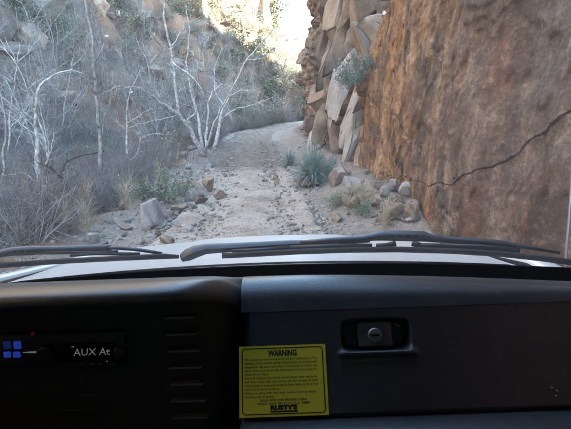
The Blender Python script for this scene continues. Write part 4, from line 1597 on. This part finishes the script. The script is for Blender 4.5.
for i in range(45):                                    # embedded stones on the track
    y = 5.6 + 16 * r.random() ** 1.2
    x = float(xc(y)) + r.uniform(-1.2, 1.3)
    w = r.uniform(0.06, 0.17)
    o = link('stone', STONES[r.choice(['rock', 'pale', 'tan'])][r.randrange(5)], loc=(x, y, surf(x, y) - 0.35 * w), rot=(0, 0, r.uniform(0, 6.28)), scale=(w, w, w * 0.8))
    tag(o, 'small stone half buried in the dirt track', 'stone', 'stones in the track')
# outcrops on the left hillside: every block is an outcrop of its own
OUT = [('olive grey outcrop at the upper left corner of the hillside', 12, 30, 24, 40, 36, 'dark'), ('pale weathered outcrop on the upper left hillside', 48, 24, 34, 26, 30, 'rock'),
       ('rust coloured outcrop below the pale one', 38, 40, 32, 22, 34, 'tan'), ('low rounded grey outcrop at the left edge', 12, 56, 38, 18, 27, 'rock'),
       ('tan outcrop at the top edge just right of the tall straight tree', 102, 10, 14, 22, 44, 'tan'), ('brown outcrop near the top of the hill left of the tall stem', 138, 22, 18, 30, 50, 'dark'),
       ('small tan outcrop on the slope between the grey trees', 78, 28, 20, 24, 38, 'tan'), ('dark outcrop with an overhang on the sunlit slope edge', 196, 32, 26, 16, 52, 'dark'),
       ('tan crag high on the right shoulder of the hill', 232, 18, 26, 26, 66, 'tan'), ('grey crag on the skyline beside the gap of sky', 262, 16, 18, 30, 78, 'rock'),
       ('brown ledge low on the slope behind the trees', 60, 100, 30, 14, 24, 'tan')]
for i, (lb, a, b, w, h, Y, key) in enumerate(OUT):
    # find where the sight line meets the slope
    Yh = Y
    for yy in np.arange(9, 130, 0.4):
        p = at(a, b + h * 0.35, yy)
        if p.z < float(H(p.x, p.y)):
            Yh = yy
            break
    p = at(a, b + h * 0.5, Yh)
    m = Yh / F_PX
    me = SLABS[key][i % 4]
    hz = max(v.co.z for v in me.vertices)
    o = link('rock_outcrop', me, loc=(p.x, p.y + 0.3, float(H(p.x, p.y)) - 0.25 * h * m), rot=(0.1, r.uniform(-.2, .2), r.uniform(0, 6.28)), scale=(w * m * 1.2, w * m, h * m * 1.2 / hz))
    tag(o, lb, 'rock outcrop')

ro = random.Random(77)
n_out = 0
while n_out < 30:                                      # lesser crags over the whole slope
    y = ro.uniform(20, 75)
    x = float(toe(y)) - ro.uniform(4, 26)
    q_ = px_of((x, y, float(H(x, y))))
    if not (-10 < q_[0] < 275 and -10 < q_[1] < 110):
        continue
    me = SLABS[ro.choice(['dark', 'tan', 'dark', 'rock'])][ro.randrange(4)]
    w = ro.uniform(0.8, 2.2)
    o = link('rock_outcrop', me, loc=(x, y, float(H(x, y)) - 0.35 * w), rot=(ro.uniform(-.3, .3), ro.uniform(-.3, .3), ro.uniform(0, 6.28)), scale=(w * 1.3, w, w * ro.uniform(0.6, 1.1)))
    tag(o, 'weathered brown crag jutting out of the brushy left hillside', 'rock outcrop', 'crags on the left hillside')
    n_out += 1
# gravel: uncountable, one mass
nst = 9000
r2 = np.random.default_rng(5)
bm = bmesh.new()
bmesh.ops.create_icosphere(bm, subdivisions=1, radius=1.0)
bm.verts.ensure_lookup_table()
IV = np.array([v.co[:] for v in bm.verts])
IF = np.array([[v.index for v in f.verts] for f in bm.faces])
bm.free()
yy = 5.0 + 24 * r2.random(nst) ** 1.6
cc = xc(yy)
xx = np.where(r2.random(nst) < 0.5, cc + r2.uniform(-1.7, 1.7, nst), np.where(r2.random(nst) < 0.7, cc - 1.3 - np.abs(r2.normal(0, 0.9, nst)), cc + 1.25 + np.abs(r2.normal(0, 0.3, nst))))
zz = H(xx, yy)
on = np.abs(xx - cc) < 1.3
zz = np.where(on, road_z(yy) + 0.02 + 0.035 * fbm(xx * 0.9, yy * 0.9, seed=51, octv=4), zz)
sz = np.clip(0.009 + 0.013 * r2.exponential(1.0, nst), 0, 0.06)
jit = r2.uniform(0.6, 1.25, (nst, len(IV), 1))
sc3 = np.stack([sz * r2.uniform(0.8, 1.5, nst), sz * r2.uniform(0.8, 1.5, nst), sz * r2.uniform(0.5, 0.9, nst)], -1)[:, None, :]
GVt = IV[None] * jit * sc3 + np.stack([xx, yy, zz], -1)[:, None, :]
GFt = IF[None] + (np.arange(nst) * len(IV))[:, None, None]
M_GRAVEL = rock_mat('gravel', (0.20, 0.175, 0.15), (0.36, 0.325, 0.29), (0.50, 0.47, 0.43), 3.0)
gravel = link('gravel', np_mesh('gravel', GVt.reshape(-1, 3), GFt.reshape(-1, 3), [M_GRAVEL], False))
tag(gravel, 'loose gravel scattered over the track and its shoulders', 'gravel', kind='stuff')


# ------------------------------------------------------------------ trees
def ground_at(px, py, lo=6, hi=90):
    for yy in np.arange(lo, hi, 0.2):
        p = at(px, py, yy)
        if p.z < surf(p.x, p.y):
            return yy
    return None


D1 = 21.0
tree('white-barked bare sycamore by the road, stems fanning from one base',
     [(P([(203, 156), (190, 128), (178, 113), (160, 103), (146, 90), (139, 72)], D1, D1 - 2), 0.13, 0.03),
      (P([(179, 114), (176, 90), (172, 58), (166, 28), (162, -12)], D1 - 0.5, D1 - 0.5), 0.085, 0.04),
      (P([(160, 103), (140, 88), (120, 86), (104, 92)], D1 - 1, D1 - 3), 0.035, 0.012),
      (P([(172, 62), (186, 72), (198, 84), (205, 96)], D1 - 0.5, D1 - 1.5), 0.04, 0.012),
      (P([(168, 62), (158, 54), (150, 64)], D1 - 0.5, D1 - 1.2), 0.03, 0.012),
      (P([(205, 154), (207, 130), (208, 104), (212, 92), (222, 84), (236, 88)], D1, D1 + 1), 0.07, 0.014),
      (P([(186, 122), (196, 112), (194, 96), (190, 70)], D1, D1 + 1), 0.04, 0.012),
      (P([(178, 115), (160, 120), (138, 124), (126, 130)], D1 - .5, D1 - 2), 0.03, 0.01),
      (P([(203, 152), (199, 122), (192, 96), (186, 62), (190, 30), (186, 4)], D1, D1 + 1.5), 0.075, 0.02),
      (P([(205, 150), (214, 122), (224, 104), (236, 82), (244, 62)], D1, D1 - 1), 0.06, 0.014),
      (P([(165, 104), (152, 86), (146, 58), (136, 38)], D1 - 1, D1 - 2), 0.045, 0.012),
      (P([(170, 50), (178, 36), (190, 22), (206, 14)], D1 - .5, D1 + .5), 0.035, 0.01)],
     M_SYC, 1, (1.15, 12, 0.008), 2)
tree('white-barked tree with curving stem leaning right over the road edge',
     [(P([(214, 150), (219, 128), (223, 110), (230, 96), (238, 78), (248, 58), (262, 42), (276, 26)], D1 + 2, D1 + 4), 0.10, 0.025),
      (P([(230, 96), (242, 90), (252, 92), (260, 88)], D1 + 2, D1 + 2), 0.035, 0.01),
      (P([(247, 60), (264, 58), (278, 46), (284, 34)], D1 + 3, D1 + 4), 0.035, 0.01),
      (P([(224, 108), (216, 94), (214, 70), (222, 48)], D1 + 2, D1 + 3), 0.04, 0.012),
      (P([(221, 120), (238, 108), (256, 104), (276, 96)], D1 + 2, D1 + 1), 0.04, 0.012)],
     M_SYC, 2, (1.15, 12, 0.008), 2)
tree('tall pale bare tree rising straight past the top of the frame',
     [(P([(101, 204), (100, 160), (98, 120), (96, 80), (93, 40), (86, 4), (80, -30)], 13.5, 14), 0.075, 0.035),
      (P([(97, 95), (84, 78), (74, 72), (62, 74), (48, 82)], 13.5, 12.6), 0.028, 0.008),
      (P([(96, 80), (88, 72), (80, 56), (66, 42)], 13.5, 13), 0.026, 0.008),
      (P([(99, 128), (86, 112), (70, 106), (62, 110)], 13.5, 12.6), 0.025, 0.008),
      (P([(95, 62), (104, 44), (118, 36)], 13.5, 14), 0.024, 0.008)],
     M_GREYBARK, 3, (0.85, 11, 0.007), 2)
tree('bare tree with a thick pale lower trunk and arching limb, far left',
     [(P([(42, 206), (40, 182), (37, 160), (36, 130), (35, 108), (40, 86), (56, 74), (72, 70), (84, 74)], 11.5, 12), 0.085, 0.012),
      (P([(34, 108), (26, 92), (16, 84), (6, 70)], 11.5, 11), 0.03, 0.008),
      (P([(34, 120), (24, 112), (12, 110), (-6, 112)], 11.5, 11), 0.028, 0.008),
      (P([(41, 180), (46, 164), (52, 150), (54, 132)], 11.5, 11.3), 0.035, 0.01)],
     M_SYC, 4, (0.8, 11, 0.007), 2)
tree('slim bare tree with side limbs, nearest the green bush',
     [(P([(125, 196), (129, 168), (127, 150), (127, 128), (127, 108), (131, 88), (140, 70)], 14.5, 15), 0.055, 0.012),
      (P([(128, 164), (138, 152), (141, 138), (152, 134), (172, 134)], 14.5, 14), 0.026, 0.008),
      (P([(127, 130), (112, 118), (104, 102)], 14.5, 14), 0.02, 0.007),
      (P([(127, 124), (144, 112), (156, 108)], 14.5, 14), 0.02, 0.007)],
     M_SYC, 5, (0.75, 11, 0.006), 2)
tree('dark crooked trunk twisting among the grey thicket',
     [(P([(70, 224), (76, 206), (74, 196), (64, 184), (61, 172), (66, 162), (80, 156), (98, 152)], 10.2, 10.6), 0.075, 0.02),
      (P([(62, 178), (48, 166), (36, 162)], 10.2, 9.8), 0.03, 0.01)],
     M_DARKBARK, 6, (0.55, 5, 0.009), 2, cat='tree', name='bare_tree')
tree('slender bare sapling between the tall tree and the sycamore',
     [(P([(104, 200), (103, 172), (101, 150), (103, 126), (110, 100), (112, 70)], 15.5, 16), 0.035, 0.01)], M_GREYBARK, 7, (0.6, 8, 0.009), 2)
tree('dead grey stem with drooping limb at the far left edge',
     [(P([(4, 215), (2, 180), (6, 140), (2, 100), (-4, 60)], 10.5, 11), 0.05, 0.015), (P([(4, 176), (22, 172), (38, 182), (50, 180)], 10.5, 10), 0.02, 0.008)], M_GREYBARK, 8, (0.75, 11, 0.006), 2)
# the crowd of bare trees behind, copies of four
protos = []
for k_ in range(4):
    rr = random.Random(60 + k_)
    base = Vector((0, 0, 0))
    limbs = []
    tr_ = branch_pts(rr, (0, 0, -0.2), (rr.uniform(-.2, .2), 0, 1), 4.5 + k_ * 0.4, 6, 0.14, 0.05)
    limbs.append((tr_, 0.055, 0.014))
    for j in range(5):
        p = tr_[2 + j % 4]
        a = rr.uniform(0, 6.28)
        limbs.append((branch_pts(rr, p, (math.cos(a), math.sin(a), 0.8), rr.uniform(1.4, 2.4), 4, 0.2, 0.05), 0.026, 0.008))
    for j in range(2):
        a = rr.uniform(0, 6.28)
        limbs.append((branch_pts(rr, (0.1 * math.cos(a), 0.1 * math.sin(a), -0.2), (0.35 * math.cos(a), 0.35 * math.sin(a), 1), rr.uniform(3.0, 4.4), 6, 0.15, 0.04), 0.04, 0.01))
    protos.append(limbs)
spots = []
rr = random.Random(99)
while len(spots) < 64:
    y = rr.uniform(15, 58)
    x = float(toe(y)) + rr.gauss(-1.5, 3.0)
    if x > float(xc(y)) - (3.2 if y < 24 else 1.9) or x < -24:
        continue
    px_, py_ = px_of((x, y, 1.0))
    if not (-20 < px_ < 300):
        continue
    spots.append((x, y))
first = []
for i, (x, y) in enumerate(spots):
    k_ = i % 4
    z = surf(x, y)
    lb = 'bare grey tree in the crowded thicket at the foot of the hillside'
    if i < 4:
        t_ = tree(lb, protos[k_], [M_SYC, M_GREYBARK, M_GREYBARK, M_GREYBARK][k_], 70 + k_, (1.1, 10, 0.0075), 2, 'bare trees in the hillside thicket', mat2=[M_SYC, M_TWIG, M_GREYBARK, M_TWIG][k_], thick=0.8)
        first.append(t_)
    else:
        s0 = first[k_]
        t_ = s0.copy()
        COL.objects.link(t_)
        for ch in list(s0.children):
            c = ch.copy()
            COL.objects.link(c)
            c.parent = t_
    t_.location = (x, y, z)
    t_.rotation_euler = (rr.uniform(-.1, .1), rr.uniform(-.1, .1), rr.uniform(0, 6.28))
    s_ = rr.uniform(0.7, 1.25)
    t_.scale = (s_, s_, s_)
# leafy trees around the far bend and on the skyline
LEAFY = []
for k_, (mt, nm) in enumerate(((M_OLIVE, 'olive'), (M_GOLD, 'gold'), (M_SAGE, 'sage'))):
    rr2 = random.Random(300 + k_)
    tr_ = branch_pts(rr2, (0, 0, -0.2), (0.1, 0, 1), 3.0, 5, 0.12, 0.05)
    tb, cb = MB(), MB()
    tb.tube(tr_, [0.13, 0.11, 0.09, 0.07, 0.05, 0.03], 7)
    for j in range(9):
        p = tr_[1 + j % 4]
        a = rr2.uniform(0, 6.28)
        q = branch_pts(rr2, p, (math.cos(a), math.sin(a), 0.6), rr2.uniform(1.0, 1.9), 4, 0.25, 0.06)
        tb.tube(q, [0.045, 0.035, 0.025, 0.018, 0.008], 5)
        for _ in range(190):
            c = q[rr2.randrange(1, 5)] + rvec(rr2) * 0.62 * rr2.random() ** 0.7
            u = rvec(rr2)
            w = u.orthogonal().normalized()
            s_ = 0.085 * rr2.uniform(0.6, 1.5)
            cb.add([c - u * s_, c + w * s_ * 0.5, c + u * s_, c - w * s_ * 0.5], [(0, 1, 2, 3)])
    LEAFY.append((tb.mesh('trunk', M_GREYBARK, True), cb.mesh('crown', mt)))


def leafy_tree(px, py, k_, s_, label, Y=None, group=None):
    Y = ground_at(px, py, 30, 260) if Y is None else Y
    Y = 150.0 if Y is None else Y
    p = at(px, py, Y)
    if p.y < 62 and -2.8 < p.x - float(xc(p.y)) < 2.5:   # keep the track clear
        p.x = float(xc(p.y)) - 3.6
    root = thing('leafy_tree', label, 'tree', (p.x, p.y, surf(p.x, p.y)), group)
    root.rotation_euler = (0, 0, random.uniform(0, 6.28))
    root.scale = (s_, s_, s_)
    link('trunk', LEAFY[k_][0], root)
    link('crown', LEAFY[k_][1], root)


for (a, b, k_, s_, lb) in ((250, 118, 1, 1.0, 'golden leafed tree left of the far bend'), (236, 112, 1, 0.8, 'small golden tree behind the curving white stem'),
                           (286, 126, 0, 0.8, 'dark leafy shrub tree at the far bend against the cliff'), (268, 108, 0, 1.0, 'olive tree standing over the far end of the road'),
                           (282, 96, 1, 1.1, 'pale gold tree at the bend under the gap of sky'), (262, 70, 0, 1.3, 'olive tree high on the sunlit shoulder'),
                           (244, 40, 1, 1.6, 'golden tree on the bright upper slope'), (216, 16, 0, 1.3, 'olive tree near the top of the bright slope'),
                           (20, 30, 0, 0.9, 'dark green shrub tree at the upper left corner'), (64, 56, 2, 0.7, 'grey green shrub tree below the pale outcrop'),
                           (190, 20, 1, 1.2, 'golden shrub tree beside the overhanging outcrop'), (272, 34, 0, 1.5, 'dark tree on the skyline left of the sky gap')):
    leafy_tree(a, b, k_, s_, lb)

# ------------------------------------------------------------------ shrubs and spiky plants one can point to
def plant(name, me, label, px, py, Y, s_, cat='shrub', group=None, z=None, rot=None):
    p = at(px, py, Y)
    o = link(name, me, loc=(p.x, p.y, surf(p.x, p.y) - 0.02 if z is None else p.z), rot=rot or (0, 0, random.uniform(0, 6.28)), scale=s_)
    return tag(o, label, cat, group)


SPIKY = blades_mesh('spiky', 1, M_TEAL, 520, 0.62, 0.011, 0.55, 0.30, 0.10)
SPIKY2 = blades_mesh('spiky', 2, M_TEAL, 260, 0.62, 0.012, 0.4, 0.2, 0.08)
plant('spiky_plant', SPIKY, 'large blue-green spiky plant at the foot of the broken cliff', 313, 184, 12.4, (1.1, 1.1, 1.5), 'spiky plant')
plant('spiky_plant', SPIKY2, 'smaller blue-green spiky plant at the road edge behind the large one', 290, 162, 17.0, (0.8, 0.8, 0.9), 'spiky plant')
GRN = shrub_mesh('leafy_bush', 31, M_BTWIG, 0.7, 16, 2, 6, 0.008, M_SAGE, 3200, 0.021, 0.9)
GRN2 = shrub_mesh('leafy_bush', 32, M_BTWIG, 0.7, 14, 2, 6, 0.008, M_SAGE, 2200, 0.022, 0.8)
TEALB = shrub_mesh('leafy_bush', 33, M_BTWIG, 0.7, 16, 2, 6, 0.008, M_TEAL, 3000, 0.022, 0.9)
plant('leafy_bush', GRN, 'round grey-green bush behind the pale boulder', 160, 203, 10.4, (1.3, 1.15, 1.0), 'bush')
plant('leafy_bush', GRN2, 'low green bush right of the round one, near the tan boulders', 178, 199, 11.6, (0.8, 0.8, 0.62), 'bush')
plant('leafy_bush', TEALB, 'blue-green bush growing out of the cliff high on the right', 350, 86, 12.3, (0.72, 0.8, 1.05), 'bush', z=1, rot=(0.1, -0.25, 1.0))
plant('leafy_bush', TEALB, 'upper tuft of the green growth on the cliff ledge', 359, 70, 12.2, (0.5, 0.55, 0.75), 'bush', z=1, rot=(0, -0.35, 2.0))
plant('leafy_bush', TEALB, 'soft blue-green bush behind the large spiky plant', 320, 176, 13.2, (0.8, 0.8, 1.0), 'bush')
plant('leafy_bush', GRN2, 'dusty grey-green bush in the cliff-foot rubble', 341, 216, 9.6, (0.6, 0.6, 0.5), 'bush')
plant('leafy_bush', GRN2, 'small dusty bush low at the foot of the smooth cliff', 362, 227, 8.6, (0.5, 0.5, 0.42), 'bush')
TW = [shrub_mesh('twig_shrub', 40 + i, [M_TWIG, M_TWIG, M_BTWIG, M_TWIG][i], 1.0, 11, 2, 8, 0.008 + 0.001 * i) for i in range(4)]
GRASS = [blades_mesh('grass_tuft', 50 + i, M_STRAW, 110, 0.42, 0.005, 0.45, 0.6, 0.10) for i in range(2)]
plant('dry_shrub', TW[3], 'bare grey shrub at the left foot of the fanning sycamore', 192, 168, 18.5, 1.1, 'shrub')
plant('dry_shrub', TW[0], 'bare grey shrub at the right foot of the fanning sycamore', 216, 164, 18.0, 0.9, 'shrub')
plant('dry_shrub', TW[1], 'tangle of thin twigs just right of the pale boulder', 164, 219, 9.0, 0.42, 'shrub')
plant('dry_shrub', TW[2], 'thin brown shrub by the base of the broken cliff', 330, 176, 13.3, 0.7, 'shrub')
rr = random.Random(5)
for i in range(34):
    y = rr.uniform(7.5, 17)
    x = float(xc(y)) - 2.3 - abs(rr.gauss(0, 1.3))
    o = link('grass_tuft', GRASS[i % 2], loc=(x, y, surf(x, y) - 0.02), rot=(0, 0, rr.uniform(0, 6.28)), scale=rr.uniform(0.35, 0.85))
    tag(o, 'straw coloured grass tuft beside the left shoulder', 'grass tuft', 'straw grass tufts')
for i in range(9):
    y = rr.uniform(7.5, 12)
    x = wall_x(y, 0.2) - rr.uniform(0.25, 0.8)
    o = link('grass_tuft', GRASS[i % 2], loc=(x, y, surf(x, y) - 0.02), rot=(0, 0, rr.uniform(0, 6.28)), scale=rr.uniform(0.3, 0.55))
    tag(o, 'dry grass tuft growing in the cliff-foot rubble', 'grass tuft', 'dry tufts at the cliff foot')

# ------------------------------------------------------------------ hillside brush: an uncountable mass, spread over the slope and wash
src = bpy.data.collections.new('brush_sources')
SRC_OL = shrub_mesh('brush_olive', 81, M_BTWIG, 0.9, 9, 2, 5, 0.009, M_OLIVE, 420, 0.045, 0.8)
SRC_SG = shrub_mesh('brush_sage', 82, M_BTWIG, 0.9, 9, 2, 5, 0.009, M_SAGE, 420, 0.045, 0.8)
SRC_GD = shrub_mesh('brush_gold', 83, M_BTWIG, 0.9, 9, 2, 5, 0.009, M_GOLD, 300, 0.045, 0.8)
for i, me in enumerate(TW + [SRC_OL, SRC_SG, SRC_GD] + [ROCKS['rock'][1], ROCKS['tan'][2]]):
    so = bpy.data.objects.new('brush_%02d' % i, me)
    src.objects.link(so)
nb = 4400
rb = np.random.default_rng(12)
by = 6 + 100 * rb.random(nb * 3) ** 1.35
bx = toe(by) + 3.5 - 46 * rb.random(nb * 3) ** 1.5
az = bx / by
keep = (bx < xc(by) - 3.0) & (az > -0.75) & (az < 0.09)
keep &= (fbm(bx * 0.35, by * 0.35, seed=77, octv=3) + rb.uniform(-0.5, 0.5, nb * 3)) > -0.25
keep &= ~((az > -0.29) & (az < -0.17) & (by > 17) & (by < 31) & (rb.random(nb * 3) < 0.75))
bx, by = bx[keep][:nb], by[keep][:nb]
fx = rb.uniform(-60, 60, 1100)                          # the far closing slope
fy = rb.uniform(62, 210, 1100)
kf = (np.abs(fx / fy) < 0.6)
ty_ = rb.uniform(7, 26, 3200)                            # thicket in the wash
tx_ = xc(ty_) - 3.0 - 8.5 * rb.random(3200)
kt = (tx_ / ty_ > -0.7) & (rb.random(3200) < 0.75) & ~((tx_ / ty_ > -0.29) & (ty_ > 17) & (rb.random(3200) < 0.8))
ey_ = rb.uniform(24, 52, 420)                            # scrub crowding the far end of the track
ex_ = xc(ey_) - (2.0 + np.abs(rb.normal(0, 0.8, 420)))
bx, by = np.r_[bx, fx[kf], tx_[kt], ex_], np.r_[by, fy[kf], ty_[kt], ey_]
clr = ~((bx / by > -0.50) & (bx / by < -0.37) & (by < 10.6))    # the dark crooked trunk stands clear
bx, by = bx[clr], by[clr]
bz = H(bx, by) - 0.03
n = len(bx)
up_ = sstep(1.0, 7.0, bz)                              # more leafy shrubs and rocks higher on the slope
pick = np.where(rb.random(n) < 0.12 + 0.33 * up_, 4 + rb.integers(0, 3, n), rb.integers(0, 4, n))
pick = np.where((pick >= 4) & (by < 17), rb.integers(0, 4, n), pick)
pick = np.where((rb.random(n) < 0.04) & (by > 16), 7 + rb.integers(0, 2, n), pick)
sc_n = rb.uniform(0.6, 1.5, n) * np.where(by > 45, 1.5, 1.0)
sc_n = np.where(pick >= 7, rb.uniform(0.3, 0.9, n), sc_n)
me = bpy.data.meshes.new('hillside_brush')
me.vertices.add(n)
me.vertices.foreach_set('co', np.stack([bx, by, bz], -1).astype(np.float32).ravel())
at_ = me.attributes.new('pick', 'INT', 'POINT')
at_.data.foreach_set('value', pick.astype(np.int32))
at_ = me.attributes.new('size', 'FLOAT', 'POINT')
at_.data.foreach_set('value', sc_n.astype(np.float32))
at_ = me.attributes.new('turn', 'FLOAT_VECTOR', 'POINT')
at_.data.foreach_set('vector', np.stack([rb.uniform(-.25, .25, n), rb.uniform(-.25, .25, n), rb.uniform(0, 6.28, n)], -1).astype(np.float32).ravel())
brush = link('hillside_brush', me)
tag(brush, 'grey twiggy brush and low scrub covering the left hillside', 'brush', kind='stuff')
ng = bpy.data.node_groups.new('brush', 'GeometryNodeTree')
ng.interface.new_socket('Geometry', in_out='INPUT', socket_type='NodeSocketGeometry')
ng.interface.new_socket('Geometry', in_out='OUTPUT', socket_type='NodeSocketGeometry')
gi, go = ng.nodes.new('NodeGroupInput'), ng.nodes.new('NodeGroupOutput')
m2p = ng.nodes.new('GeometryNodeMeshToPoints')
ci = ng.nodes.new('GeometryNodeCollectionInfo')
ci.inputs['Collection'].default_value = src
ci.inputs['Separate Children'].default_value = True
ci.inputs['Reset Children'].default_value = True
iop = ng.nodes.new('GeometryNodeInstanceOnPoints')
iop.inputs['Pick Instance'].default_value = True


def named(nm, dt):
    nd = ng.nodes.new('GeometryNodeInputNamedAttribute')
    nd.data_type = dt
    nd.inputs['Name'].default_value = nm
    return nd.outputs['Attribute']


ng.links.new(gi.outputs[0], m2p.inputs['Mesh'])
ng.links.new(m2p.outputs[0], iop.inputs['Points'])
ng.links.new(ci.outputs[0], iop.inputs['Instance'])
ng.links.new(named('pick', 'INT'), iop.inputs['Instance Index'])
ng.links.new(named('turn', 'FLOAT_VECTOR'), iop.inputs['Rotation'])
ng.links.new(named('size', 'FLOAT'), iop.inputs['Scale'])
ng.links.new(iop.outputs[0], go.inputs[0])
md = brush.modifiers.new('brush', 'NODES')
md.node_group = ng
